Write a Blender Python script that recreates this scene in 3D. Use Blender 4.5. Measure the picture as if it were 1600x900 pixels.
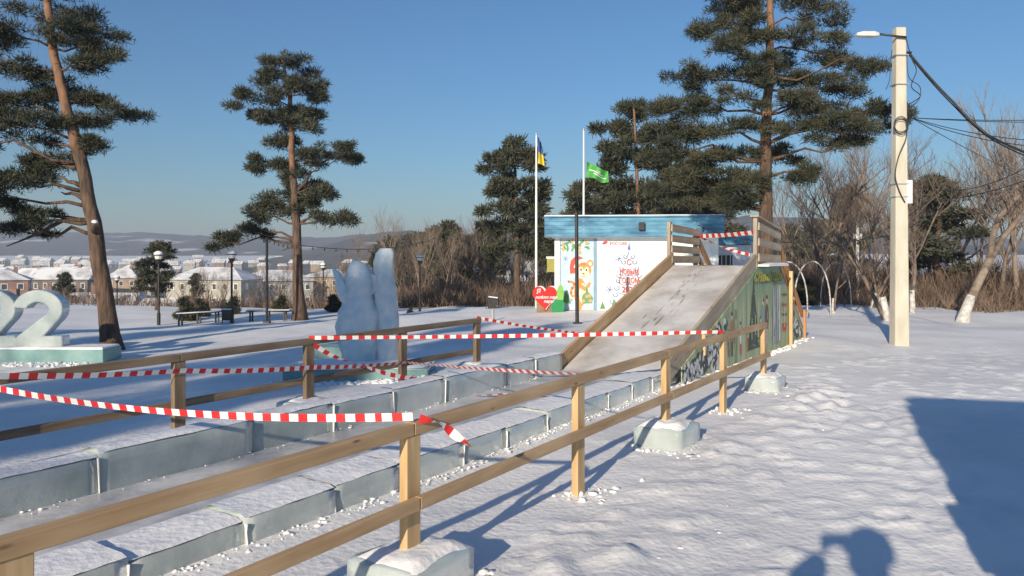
import bpy, math, random
import numpy as np
from mathutils import Vector, Matrix, Quaternion
R = math.radians
random.seed(7); RNG = np.random.default_rng(7)
for o in list(bpy.data.objects): bpy.data.objects.remove(o)
scene = bpy.context.scene
COL = scene.collection
# ------------------------------------------------------------------ camera
H = 1.6; F = 1180.0            # eye height, focal length in photo pixels
cam_d = bpy.data.cameras.new('camera'); cam = bpy.data.objects.new('camera', cam_d); COL.objects.link(cam)
cam.location = (0, 0, H); cam.rotation_euler = (R(90), 0, 0)
cam_d.sensor_width = 36; cam_d.lens = 36 * F / 1600; cam_d.shift_y = -50 / 1600
cam_d.clip_start = 0.03; cam_d.clip_end = 6000
scene.camera = cam
# ------------------------------------------------------------------ sky, sun, exposure
SUN_AZ, SUN_EL = 23.0, 19.0     # azimuth the light travels towards (from +Y to +X), elevation
world = bpy.data.worlds.new('World'); scene.world = world; world.use_nodes = True
nt = world.node_tree; nt.nodes.clear()
sky = nt.nodes.new('ShaderNodeTexSky'); sky.sky_type = 'NISHITA'; sky.sun_disc = False
sky.sun_elevation = R(SUN_EL); sky.sun_rotation = R(180 + SUN_AZ)
sky.altitude = 400; sky.air_density = 1.4; sky.dust_density = 0.2; sky.ozone_density = 8.0
bg = nt.nodes.new('ShaderNodeBackground'); bg.inputs['Strength'].default_value = 0.087
out = nt.nodes.new('ShaderNodeOutputWorld')
nt.links.new(sky.outputs[0], bg.inputs[0]); nt.links.new(bg.outputs[0], out.inputs[0])
sun_d = bpy.data.lights.new('sun', 'SUN'); sun_d.energy = 5.0; sun_d.angle = R(0.6); sun_d.color = (1, 0.86, 0.66)
sun = bpy.data.objects.new('sun', sun_d); COL.objects.link(sun)
a, e = R(SUN_AZ), R(SUN_EL)
sun.rotation_euler = Vector((math.sin(a)*math.cos(e), math.cos(a)*math.cos(e), -math.sin(e))).to_track_quat('-Z', 'Y').to_euler()
sun.location = (-8, -20, 14)
vs = scene.view_settings; vs.view_transform = 'Standard'; vs.look = 'None'; vs.gamma = 1; vs.exposure = 0.28
vs.use_curve_mapping = False
# ------------------------------------------------------------------ helpers
def P(px, py, d): return Vector(((px-800)/F*d, d, H-(py-400)/F*d))
UX, UY = 0.543, 0.84                # direction of the slide run-out on the ground
def ST(s, t, z=0.0): return Vector((s*UX+t*UY, s*UY-t*UX, z))
def sstep(a_, b_, x):
    x = np.clip((np.asarray(x, float)-a_)/(b_-a_), 0, 1); return x*x*(3-2*x)
def vnoise(x, y, seed=0):
    x = np.asarray(x, float); y = np.asarray(y, float)
    xi = np.floor(x).astype(np.int64); yi = np.floor(y).astype(np.int64); xf = x-xi; yf = y-yi
    def h(i, j):
        n = (i*374761393 + j*668265263 + seed*1442695041) & 0x7fffffff
        n = ((n ^ (n >> 13))*1274126177) & 0x7fffffff
        return ((n ^ (n >> 16)) & 0xffff)/65535.0
    u = xf*xf*(3-2*xf); v = yf*yf*(3-2*yf)
    return (h(xi, yi)*(1-u)+h(xi+1, yi)*u)*(1-v)+(h(xi, yi+1)*(1-u)+h(xi+1, yi+1)*u)*v - 0.5
CP = np.array([(-2,1,0),(.4,5,0),(2.1,7.6,0),(3.2,9.5,0),(5.8,15,-.03),(3,4,0),(6,8,0),(0,-3,0),(6,0,0),(-4,-3,.1),
 (-2.75,6,.12),(-1.95,7.15,.12),(-.3,9.45,.12),(-5,4,.12),(1.4,24.6,-.21),(5,23,-.15),(7.7,15,-.18),(14.3,24,-.54),
 (11.5,27,-.46),(-8.4,15.8,-.38),(-8.6,13.5,-.25),(-2,10.4,-.02),(-14.5,31,-1.24),(-11.5,31,-1.16),(-9.3,33,-1.2),
 (-4.9,40,-1.35),(-12,50,-1.9),(-2.5,54,-1.6),(-.8,30,-.61),(.3,45,-1.3),(12,16,-.2),(20,35,-.8),(10,38,-.8),(-20,25,-.9),
 (-14,12,-.1),(24,24,-.6),(1,16,-.02),(-2,20,-.35)], float)
def zg(x, y):
    x = np.asarray(x, float); y = np.asarray(y, float); sh = x.shape; x = x.ravel(); y = y.ravel()
    d2 = (x[:,None]-CP[:,0])**2 + (y[:,None]-CP[:,1])**2 + 0.6
    w = d2**-1.7; near = (w*CP[:,2]).sum(1)/w.sum(1)
    far_l = np.interp(y, [0,50,75,110,200,400,700,950,1100,1700], [-1.2,-2,-6,-12,-16,-13.5,-9,-2,4,8])
    far_r = np.interp(y, [0,50,75,110,200,400,700,1700], [-.8,-1.2,-2,-3,-3,1,6,8])
    k = sstep(-.02, .28, x/np.maximum(y, 1)); far = far_l*(1-k)+far_r*k
    b = sstep(40, 62, y)
    r = near*(1-b)+far*b
    return r.reshape(sh)
def gz(x, y): return float(zg(np.array([x]), np.array([y]))[0])
def on_ground(px, py):              # walk along the sight line until it meets the ground
    d = 2.0
    while d < 120:
        p = P(px, py, d)
        if p.z <= gz(p.x, p.y): return p
        d += 0.1
    return P(px, py, 60)
def newmesh(name, v, f, smooth=False):
    me = bpy.data.meshes.new(name); me.from_pydata([tuple(q) for q in v], [], f); me.update()
    if smooth: me.polygons.foreach_set('use_smooth', [True]*len(me.polygons))
    return me
def npmesh(name, V, T, smooth=False):  # V (n,3), T (m,3) or (m,4)
    me = bpy.data.meshes.new(name); V = np.asarray(V, np.float32); T = np.asarray(T, np.int32); k = T.shape[1]
    me.vertices.add(len(V)); me.vertices.foreach_set('co', V.ravel())
    me.loops.add(T.size); me.loops.foreach_set('vertex_index', T.ravel())
    me.polygons.add(len(T)); me.polygons.foreach_set('loop_start', np.arange(0, T.size, k, dtype=np.int32))
    me.polygons.foreach_set('loop_total', np.full(len(T), k, np.int32))
    if smooth: me.polygons.foreach_set('use_smooth', np.ones(len(T), bool))
    me.update(calc_edges=True); return me
ROOTLOC = {}
def tag(o, label=None, cat=None, group=None, kind=None):
    for k, v in (('label', label), ('category', cat), ('group', group), ('kind', kind)):
        if v: o[k] = v
    return o
def root(name, label, cat, loc=(0,0,0), group=None, rz=0):
    o = bpy.data.objects.new(name, None); COL.objects.link(o); o.location = loc; o.rotation_euler = (0,0,rz)
    o.empty_display_size = 0.2
    ROOTLOC[o.name] = Matrix.Translation(Vector(loc)) @ Matrix.Rotation(rz, 4, 'Z')
    return tag(o, label, cat, group)
def obj(name, me, mat, parent=None, mw=None, local=False):
    """mesh given in world space (or in frame mw); local=True: already in the parent's frame"""
    o = bpy.data.objects.new(name, me); COL.objects.link(o)
    mats = mat if isinstance(mat, (list, tuple)) else [mat]
    if not me.materials:
        for m in mats: me.materials.append(m)
    mw = mw or Matrix.Identity(4)
    if parent is not None:
        o.parent = parent
        o.matrix_basis = mw if local else ROOTLOC[parent.name].inverted() @ mw
        ROOTLOC[o.name] = (ROOTLOC[parent.name] @ mw) if local else mw
    else:
        o.matrix_basis = mw; ROOTLOC[o.name] = mw
    return o
def copy_tree(o, parent=None):
    c = o.copy(); COL.objects.link(c); c.parent = parent
    for ch in list(o.children): copy_tree(ch, c)
    return c
class MB:
    def __init__(s): s.v = []; s.f = []
    def box(s, c, size, m=None):
        x, y, z = [q/2 for q in size]; b = len(s.v); c = Vector(c)
        for p in ((-x,-y,-z),(x,-y,-z),(x,y,-z),(-x,y,-z),(-x,-y,z),(x,-y,z),(x,y,z),(-x,y,z)):
            q = Vector(p); q = (m @ q) if m else q; s.v.append(tuple(q+c))
        s.f += [tuple(b+i for i in q) for q in ((0,3,2,1),(4,5,6,7),(0,1,5,4),(1,2,6,5),(2,3,7,6),(3,0,4,7))]; return s
    def tube(s, pts, rad, n=6, cap=True):
        pts = [Vector(p) for p in pts]; b0 = len(s.v); k = len(pts)
        if not isinstance(rad, (list, tuple)): rad = [rad]*k
        up = None
        for i, p in enumerate(pts):
            d = (pts[min(i+1,k-1)]-pts[max(i-1,0)]).normalized()
            if up is None: up = d.orthogonal().normalized()
            up = (up - d*up.dot(d)); up = up.normalized() if up.length > 1e-6 else d.orthogonal().normalized()
            w = d.cross(up)
            for j in range(n):
                an = 2*math.pi*j/n; s.v.append(tuple(p+(up*math.cos(an)+w*math.sin(an))*rad[i]))
        for i in range(k-1):
            for j in range(n):
                q = b0+i*n; s.f.append((q+j, q+(j+1)%n, q+n+(j+1)%n, q+n+j))
        if cap:
            s.f.append(tuple(b0+j for j in reversed(range(n)))); s.f.append(tuple(b0+(k-1)*n+j for j in range(n)))
        return s
    def prism(s, poly, o, ax, ay, th):   # 2-D polygon in the frame (o, ax, ay), extruded along ax x ay
        o = Vector(o); ax = Vector(ax); ay = Vector(ay); nn = ax.cross(ay).normalized(); b = len(s.v); n = len(poly)
        for k in (0, 1):
            for (x, y) in poly: s.v.append(tuple(o+ax*x+ay*y+nn*(th*k)))
        s.f.append(tuple(b+i for i in reversed(range(n)))); s.f.append(tuple(b+n+i for i in range(n)))
        for i in range(n): j = (i+1) % n; s.f.append((b+i, b+j, b+n+j, b+n+i))
        return s
    def build(s, name, mat, parent=None, smooth=False, local=False, mw=None):
        return obj(name, newmesh(name, s.v, s.f, smooth), mat, parent, mw, local)
def bevel(o, w=0.004, seg=2):
    m = o.modifiers.new('bevel', 'BEVEL'); m.width = w; m.segments = seg; m.limit_method = 'ANGLE'; return o
def frame(p0, p1, up=Vector((0,0,1))):  # local X from p0 to p1
    x = (p1-p0).normalized(); y = up.cross(x).normalized(); z = x.cross(y)
    m = Matrix((x, y, z)).transposed().to_4x4(); m.translation = p0; return m
def board(name, p0, p1, wy, wz, mat, parent, up=Vector((0,0,1)), bev=0.004):
    """timber from p0 to p1 (its centre line), wy across, wz along 'up'; the grain runs along local X"""
    p0 = Vector(p0); p1 = Vector(p1); L = (p1-p0).length
    b = MB().box((L/2,0,0), (L,wy,wz)); o = b.build(name, mat, parent, mw=frame(p0, p1, Vector(up)))
    return bevel(o, bev)
# ------------------------------------------------------------------ materials
def mat_base(name, col=(.5,.5,.5), rough=.6, **kw):
    m = bpy.data.materials.new(name); m.use_nodes = True; b = m.node_tree.nodes['Principled BSDF']
    b.inputs['Base Color'].default_value = (*col, 1); b.inputs['Roughness'].default_value = rough
    for k, v in kw.items(): b.inputs[k].default_value = v
    return m, m.node_tree, b
def noise_col(m, c1, c2, scale=5, stretch=(1,1,1), detail=6, lo=.35, hi=.65, coord='Object', bump=0, bscale=None, bdist=.01, nrough=.55, dist=0.0):
    t = m.node_tree; n = t.nodes; b = n['Principled BSDF']
    tc = n.new('ShaderNodeTexCoord'); mp = n.new('ShaderNodeMapping'); mp.inputs['Scale'].default_value = stretch
    t.links.new(tc.outputs[coord], mp.inputs[0])
    no = n.new('ShaderNodeTexNoise'); no.inputs['Scale'].default_value = scale; no.inputs['Detail'].default_value = detail
    no.inputs['Roughness'].default_value = nrough; no.inputs['Distortion'].default_value = dist
    t.links.new(mp.outputs[0], no.inputs[0])
    cr = n.new('ShaderNodeValToRGB'); cr.color_ramp.elements[0].position = lo; cr.color_ramp.elements[1].position = hi
    cr.color_ramp.elements[0].color = (*c1,1); cr.color_ramp.elements[1].color = (*c2,1)
    t.links.new(no.outputs['Fac'], cr.inputs[0]); t.links.new(cr.outputs[0], b.inputs['Base Color'])
    if bump:
        bp = n.new('ShaderNodeBump'); bp.inputs['Strength'].default_value = bump; bp.inputs['Distance'].default_value = bdist
        src = no
        if bscale:
            src = n.new('ShaderNodeTexNoise'); src.inputs['Scale'].default_value = bscale; src.inputs['Detail'].default_value = 8
            src.inputs['Roughness'].default_value = .65; t.links.new(mp.outputs[0], src.inputs[0])
        t.links.new(src.outputs['Fac'], bp.inputs['Height']); t.links.new(bp.outputs[0], b.inputs['Normal'])
    return m
def nm(name, c1, c2, scale=5, rough=.7, **kw):
    pk = {k: kw.pop(k) for k in list(kw) if k[0].isupper()}
    m, t, b = mat_base(name, c1, rough, **pk); return noise_col(m, c1, c2, scale, **kw)
M = {}
def knots(m):
    t = m.node_tree; n = t.nodes; b = n['Principled BSDF']; src = b.inputs['Base Color'].links[0].from_socket
    tc = n.new('ShaderNodeTexCoord'); mp = n.new('ShaderNodeMapping'); mp.inputs['Scale'].default_value = (2.2,7,7); t.links.new(tc.outputs['Object'], mp.inputs[0])
    v = n.new('ShaderNodeTexVoronoi'); v.inputs['Scale'].default_value = 1.6; t.links.new(mp.outputs[0], v.inputs[0])
    cr = n.new('ShaderNodeValToRGB'); cr.color_ramp.elements[0].position = .05; cr.color_ramp.elements[1].position = .13
    cr.color_ramp.elements[0].color = (.30,.22,.16,1); cr.color_ramp.elements[1].color = (1,1,1,1); t.links.new(v.outputs['Distance'], cr.inputs[0])
    n2 = n.new('ShaderNodeTexNoise'); n2.inputs['Scale'].default_value = 1.3; t.links.new(tc.outputs['Object'], n2.inputs[0])
    c2 = n.new('ShaderNodeValToRGB'); c2.color_ramp.elements[0].position = .35; c2.color_ramp.elements[1].position = .65; c2.color_ramp.elements[0].color = (.72,.68,.64,1); t.links.new(n2.outputs[0], c2.inputs[0])
    m1 = n.new('ShaderNodeMix'); m1.data_type = 'RGBA'; m1.blend_type = 'MULTIPLY'; m1.inputs['Factor'].default_value = 1; t.links.new(src, m1.inputs['A']); t.links.new(cr.outputs[0], m1.inputs['B'])
    m2 = n.new('ShaderNodeMix'); m2.data_type = 'RGBA'; m2.blend_type = 'MULTIPLY'; m2.inputs['Factor'].default_value = 1; t.links.new(m1.outputs['Result'], m2.inputs['A']); t.links.new(c2.outputs[0], m2.inputs['B'])
    t.links.new(m2.outputs['Result'], b.inputs['Base Color'])
def snow_mat(name, rough_amt, c1, c2):
    m, t, b = mat_base(name, c2, .55)
    b.inputs['Specular IOR Level'].default_value = .25
    n = t.nodes; tc = n.new('ShaderNodeTexCoord')
    n1 = n.new('ShaderNodeTexNoise'); n1.inputs['Scale'].default_value = .55; n1.inputs['Detail'].default_value = 7
    cr = n.new('ShaderNodeValToRGB'); cr.color_ramp.elements[0].position = .38; cr.color_ramp.elements[1].position = .6
    cr.color_ramp.elements[0].color = (*c1,1); cr.color_ramp.elements[1].color = (*c2,1)
    t.links.new(tc.outputs['Object'], n1.inputs[0]); t.links.new(n1.outputs[0], cr.inputs[0]); t.links.new(cr.outputs[0], b.inputs['Base Color'])
    n2 = n.new('ShaderNodeTexNoise'); n2.inputs['Scale'].default_value = 11; n2.inputs['Detail'].default_value = 6; n2.inputs['Roughness'].default_value = .7
    n3 = n.new('ShaderNodeTexVoronoi'); n3.inputs['Scale'].default_value = 22; n3.feature = 'F1'
    mx = n.new('ShaderNodeMath'); mx.operation = 'MULTIPLY_ADD'; mx.inputs[1].default_value = .35
    t.links.new(tc.outputs['Object'], n2.inputs[0]); t.links.new(tc.outputs['Object'], n3.inputs[0])
    t.links.new(n3.outputs['Distance'], mx.inputs[0]); t.links.new(n2.outputs[0], mx.inputs[2])
    bp = n.new('ShaderNodeBump'); bp.inputs['Strength'].default_value = rough_amt; bp.inputs['Distance'].default_value = .03
    t.links.new(mx.outputs[0], bp.inputs['Height']); t.links.new(bp.outputs[0], b.inputs['Normal'])
    return m
M['snow'] = snow_mat('trampled_snow', .36, (.76,.76,.77), (.90,.90,.90))
M['snowcap'] = snow_mat('fresh_snow', .35, (.82,.83,.85), (.9,.9,.91))
M['lane'] = nm('scuffed_ice', (.34,.35,.37), (.68,.68,.69), 2.6, .32, stretch=(1,1,1), detail=9, lo=.33, hi=.62, bump=.25, bscale=14, bdist=.02)
def ice_mat(name, c1, c2, trans, rough, sc=3.0, bu=.22, bs=7):
    m = nm(name, c1, c2, sc, rough, detail=8, lo=.33, hi=.67, bump=bu, bscale=bs, bdist=.03)
    b = m.node_tree.nodes['Principled BSDF']; b.inputs['IOR'].default_value = 1.31; b.inputs['Transmission Weight'].default_value = trans
    b.inputs['Subsurface Weight'].default_value = .25; b.inputs['Subsurface Radius'].default_value = (.05,.09,.1); b.inputs['Subsurface Scale'].default_value = .5
    return m
M['ice'] = ice_mat('cut_ice', (.42,.50,.50), (.64,.70,.70), .28, .16)
M['ice_blue'] = ice_mat('clear_blue_ice', (.60,.77,.86), (.96,.98,.99), .30, .14, 6.0, .5, 13)
M['ice_green'] = ice_mat('greenish_ice', (.20,.38,.38), (.34,.52,.51), .25, .2)
M['pine_wood'] = nm('fresh_timber', (.54,.36,.17), (.74,.55,.31), 3.0, .65, stretch=(.8,9,9), detail=8, lo=.3, hi=.7, bump=.15, bdist=.004)
M['old_shaded_wood'] = nm('weathered_shaded_timber', (.20,.14,.09), (.36,.27,.18), 3.0, .75, stretch=(.8,9,9), detail=8, lo=.3, hi=.7, bump=.2, bdist=.004)  # old timber; its brown also carries the shade on the far fence
M['grey_wood'] = nm('greyed_timber', (.33,.28,.22), (.50,.43,.34), 3.0, .75, stretch=(.8,9,9), detail=8, lo=.3, hi=.7, bump=.2, bdist=.004)
M['orange_wood'] = nm('stained_timber', (.36,.16,.06), (.52,.27,.11), 3.0, .6, stretch=(.8,9,9), detail=8, lo=.3, hi=.7, bump=.15, bdist=.004)
for _k in ('pine_wood','old_shaded_wood','grey_wood'): knots(M[_k])
M['bark'] = nm('pine_bark', (.05,.035,.027), (.17,.105,.07), 4, .9, stretch=(3,3,.7), detail=9, lo=.35, hi=.68, bump=.9, bdist=.05)
M['bark_orange'] = nm('upper_pine_bark', (.11,.062,.04), (.28,.155,.09), 5, .85, stretch=(2,2,.7), detail=8, lo=.3, hi=.7, bump=.5, bdist=.02)
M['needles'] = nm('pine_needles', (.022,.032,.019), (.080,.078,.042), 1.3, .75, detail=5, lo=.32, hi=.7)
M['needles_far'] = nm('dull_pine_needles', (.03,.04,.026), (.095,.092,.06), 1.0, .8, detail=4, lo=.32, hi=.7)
M['bare'] = nm('grey_brown_bark', (.10,.075,.06), (.22,.17,.14), 5, .9, detail=5)
M['bare_light'] = nm('pale_twig_bark', (.17,.13,.10), (.30,.24,.19), 5, .9, detail=5)
M['brush'] = nm('dry_brush', (.10,.07,.052), (.21,.15,.11), .8, .95, detail=4)
M['whitewash'] = nm('whitewash', (.38,.36,.33), (.66,.65,.62), 8, .9, detail=6, bump=.3, bdist=.02)
M['black'] = nm('black_paint', (.012,.012,.013), (.03,.03,.03), 8, .45)
M['white_paint'] = nm('white_paint', (.70,.71,.71), (.80,.80,.80), 3, .5)
M['concrete'] = nm('pale_concrete', (.46,.43,.35), (.60,.57,.48), 6, .85, stretch=(1,1,.3), detail=9, lo=.3, hi=.7, bump=.2, bscale=40, bdist=.004)
M['metal'] = nm('galvanised_metal', (.45,.46,.47), (.6,.61,.62), 6, .4, Metallic=.6)
M['red'] = nm('red_film', (.55,.02,.025), (.66,.04,.04), 4, .35)
M['white_film'] = nm('white_film', (.74,.74,.74), (.82,.82,.82), 4, .35)
M['glass_lamp'] = nm('milky_lamp_glass', (.6,.6,.58), (.72,.72,.7), 4, .25)
def flat(name, c, rough=.6): 
    if name not in M: M[name] = nm(name, tuple(q*.9 for q in c), tuple(min(1,q*1.06) for q in c), 6, rough)
    return M[name]
# ================================================================== ground
def graded(dense0, dense1, step, lo, hi, g=1.13):
    c = list(np.arange(dense0, dense1+1e-6, step)); s = step
    while c[-1] < hi: s *= g; c.append(c[-1]+s)
    s = step
    while c[0] > lo: s *= g; c.insert(0, c[0]-s)
    return np.array(c)
gx = graded(-8.5, 9.5, .052, -1700, 1700); gy = graded(1.2, 16, .052, -130, 1700)
X, Y = np.meshgrid(gx, gy); Z = zg(X, Y)
tt = UY*X-UX*Y; ss = UX*X+UY*Y
tram = sstep(-3.3, -2.2, tt)*sstep(60, 20, Y)                  # trodden side, right of the run-out
near = sstep(40, 12, Y)
Z += near*(.012*vnoise(X*.6, Y*.6, 1) + .004*vnoise(X*2.1, Y*2.1, 2))
Z += tram*(.003*vnoise(X*4.2, Y*4.2, 3)+.005*vnoise(X*8.5+5, Y*8.5, 4))*sstep(20, 8, Y)
flake = np.maximum(0, vnoise(X*6+3, Y*9.5, 5)-.14)
Z += tram*.07*flake*sstep(20, 9, Y)
Z += (1-tram)*near*(.05*np.maximum(0, vnoise(X*1.6, Y*1.6, 6)))
edge = np.exp(-((tt+1.75)/.38)**2)*sstep(-1, 1.5, ss)*sstep(10.5, 9, ss)   # broken crust beside the fence
Z += edge*(.025+.10*np.maximum(0, vnoise(X*5, Y*5, 7)-.02)+.05*np.maximum(0, vnoise(X*12, Y*12, 8)))
path = np.exp(-((tt+2.95)/.28)**2)*sstep(10, 8, ss); Z -= .012*path
rf_ = random.Random(17); tracks = []
for k in range(26):                                             # strings of boot prints across the trodden side
    x_, y_ = rf_.uniform(.5,8), rf_.uniform(2.5,13); an = rf_.gauss(.55,.5)
    for j in range(rf_.randint(4,11)):
        sd = .09*(-1)**j; tracks.append((x_+math.sin(an)*.33*j+math.cos(an)*sd, y_+math.cos(an)*.33*j-math.sin(an)*sd, an+rf_.gauss(0,.12)))
for (x_, y_, an) in tracks:
    if UY*x_-UX*y_ < -2.1: continue
    i0, i1 = np.searchsorted(gx, [x_-.3, x_+.3]); j0, j1 = np.searchsorted(gy, [y_-.3, y_+.3])
    dx = X[j0:j1,i0:i1]-x_; dy = Y[j0:j1,i0:i1]-y_; u_ = dx*math.sin(an)+dy*math.cos(an); v_ = dx*math.cos(an)-dy*math.sin(an)
    q_ = (u_/.15)**2+(v_/.065)**2; Z[j0:j1,i0:i1] += -.014*np.exp(-q_**2)+.007*np.exp(-((np.sqrt(q_)-1.45)/.35)**2)
far = sstep(14, 24, Y)*sstep(70, 45, Y)
Z += far*(.35*np.maximum(0, vnoise(X*.35, Y*.35, 9)-.05)+.10*vnoise(X*1.1, Y*1.1, 10))
Z += sstep(150, 500, Y)*3.0*vnoise(X*.006, Y*.006, 11)
nx_, ny_ = len(gx), len(gy)
idx = np.arange(nx_*ny_).reshape(ny_, nx_)
quads = np.stack([idx[:-1,:-1], idx[:-1,1:], idx[1:,1:], idx[1:,:-1]], -1).reshape(-1, 4)
tag(obj('ground', npmesh('ground', np.stack([X, Y, Z], -1).reshape(-1, 3), quads, True), M['snow']), kind='structure')
# ------------------------------------------------------------------ hills
M['hill'] = nm('wooded_hillside', (.045,.045,.042), (.13,.12,.11), .05, .95, detail=9, lo=.35, hi=.66)
def hill_mat():
    m = M['hill']; t = m.node_tree; n = t.nodes; b = n['Principled BSDF']; cr = [q for q in n if q.type == 'VALTORGB'][0]
    no = n.new('ShaderNodeTexNoise'); no.inputs['Scale'].default_value = .011; no.inputs['Detail'].default_value = 5
    tc = [q for q in n if q.type == 'TEX_COORD'][0]; t.links.new(tc.outputs['Object'], no.inputs[0])
    r2 = n.new('ShaderNodeValToRGB'); r2.color_ramp.elements[0].position = .60; r2.color_ramp.elements[1].position = .68
    mx = n.new('ShaderNodeMix'); mx.data_type = 'RGBA'; mx.inputs['B'].default_value = (.62,.63,.65,1)
    t.links.new(no.outputs[0], r2.inputs[0]); t.links.new(r2.outputs[0], mx.inputs['Factor']); t.links.new(cr.outputs[0], mx.inputs['A'])
    t.links.new(mx.outputs['Result'], b.inputs['Base Color'])
hill_mat()
def hill(prof, D, foot, rough, seed):
    cols = np.arange(prof[0][0], prof[-1][0]+1, 4.0); ys = np.interp(cols, [p[0] for p in prof], [p[1] for p in prof])
    V = []; rows = 26
    for k in range(rows+1):
        f = k/rows; d = D-foot*(1-f) if f <= 1 else D
        for c, y in zip(cols, ys):
            xr = (c-800)/F*D*(d/D)**.3; zr = H-(y-400)/F*D
            zb = gz_far(xr, d)-1.5
            V.append((xr, d, zb+(zr-zb)*(f**1.25)))
    V = np.array(V); n = len(cols)
    V[:,2] += rough*(vnoise(V[:,0]*.02, V[:,1]*.02, seed)+.6*vnoise(V[:,0]*.09, V[:,1]*.09, seed+1))*np.repeat(np.linspace(0,1,rows+1), n)
    back = V[-n:].copy(); back[:,1] += 150; back[:,2] = -18; V = np.vstack([V, back])
    i = np.arange((rows+2)*n).reshape(rows+2, n)
    q = np.stack([i[:-1,:-1], i[:-1,1:], i[1:,1:], i[1:,:-1]], -1).reshape(-1,4)
    tag(obj('hill', npmesh('hill', V, q, True), M['hill']), kind='structure')
def gz_far(x, y): return gz(x, y)
hill([(-900,366),(-300,362),(0,366),(100,365),(200,363),(300,368),(400,372),(500,372),(560,368),(620,364),(700,366),(900,362),(1100,352),(1300,350),(1450,368),(1700,376),(2400,372)], 1450, 420, 5, 21)
hill([(430,404),(500,388),(540,376),(580,367),(640,358),(690,363),(740,373),(800,372),(900,356),(1050,346),(1230,335),(1290,346),(1380,372),(1480,386),(1620,392),(2100,396)], 820, 330, 5, 23)

# ================================================================== ice run-out
lane_b = MB(); n = 60
lv = []; 
ls = np.linspace(-2.2, 8.75, 110); lt = np.linspace(-4.74, -3.70, 16)
S_, T_ = np.meshgrid(ls, lt)
LZ = .13+.010*vnoise(S_*.9, T_*2.5, 31)+.006*vnoise(S_*3, T_*9, 32)
LV = np.stack([S_*UX+T_*UY, S_*UY-T_*UX, LZ], -1).reshape(-1,3)
i = np.arange(LV.shape[0]).reshape(len(lt), len(ls)); q = np.stack([i[:-1,:-1], i[1:,:-1], i[1:,1:], i[:-1,1:]], -1).reshape(-1,4)
tag(obj('ice_lane', npmesh('ice_lane', LV, q[:, ::-1], True), M['lane']), kind='structure')
def rough_block(s0, s1, t0, t1, z0, z1, seed, cell=.07, amp=.012, top=.004):
    """a sawn ice block with slightly uneven faces, in world space; returns verts, quads"""
    ns = max(2, int((s1-s0)/cell)); ntt = max(2, int((t1-t0)/cell)); nz = max(2, int((z1-z0)/cell))
    mp = {}; V = []; Fq = []
    def vid(a_, b_, c_):
        k = (a_, b_, c_)
        if k not in mp:
            mp[k] = len(V); fs, ft, fz = a_/ns, b_/ntt, c_/nz
            V.append((s0+(s1-s0)*fs, t0+(t1-t0)*ft, z0+(z1-z0)*fz, fs, ft, fz))
        return mp[k]
    for a_ in range(ns):
        for b_ in range(ntt):
            Fq.append((vid(a_,b_,nz), vid(a_,b_+1,nz), vid(a_+1,b_+1,nz), vid(a_+1,b_,nz)))
        for c_ in range(nz):
            Fq.append((vid(a_,0,c_), vid(a_,0,c_+1), vid(a_+1,0,c_+1), vid(a_+1,0,c_)))
            Fq.append((vid(a_,ntt,c_), vid(a_+1,ntt,c_), vid(a_+1,ntt,c_+1), vid(a_,ntt,c_+1)))
    for b_ in range(ntt):
        for c_ in range(nz):
            Fq.append((vid(0,b_,c_), vid(0,b_+1,c_), vid(0,b_+1,c_+1), vid(0,b_,c_+1)))
            Fq.append((vid(ns,b_,c_), vid(ns,b_,c_+1), vid(ns,b_+1,c_+1), vid(ns,b_+1,c_)))
    A = np.array(V); s, t, z = A[:,0].copy(), A[:,1].copy(), A[:,2].copy()
    n1 = vnoise(s*6+seed, z*6+t*5, seed); n2 = vnoise(s*5, t*7+seed, seed+1); n3 = vnoise(s*14, t*14+seed, seed+2)
    t += amp*n1*np.where((A[:,4] < .01) | (A[:,4] > .99), 1, .3); s += amp*.5*vnoise(t*7, z*7+seed, seed+3)
    z += np.where(A[:,5] > .99, top*(n2*1.6+n3), 0)
    # worn, rounded upper edges
    e_ = ((A[:,4] < .01) | (A[:,4] > .99)) & (A[:,5] > .99); z -= np.where(e_, .004+.02*np.maximum(0, n3), 0)
    e2 = ((A[:,3] < .01) | (A[:,3] > .99)) & (A[:,5] > .99); z -= np.where(e2, .008, 0)
    W = np.stack([s*UX+t*UY, s*UY-t*UX, z], -1)
    return W, np.array(Fq)[:, ::-1]
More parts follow.
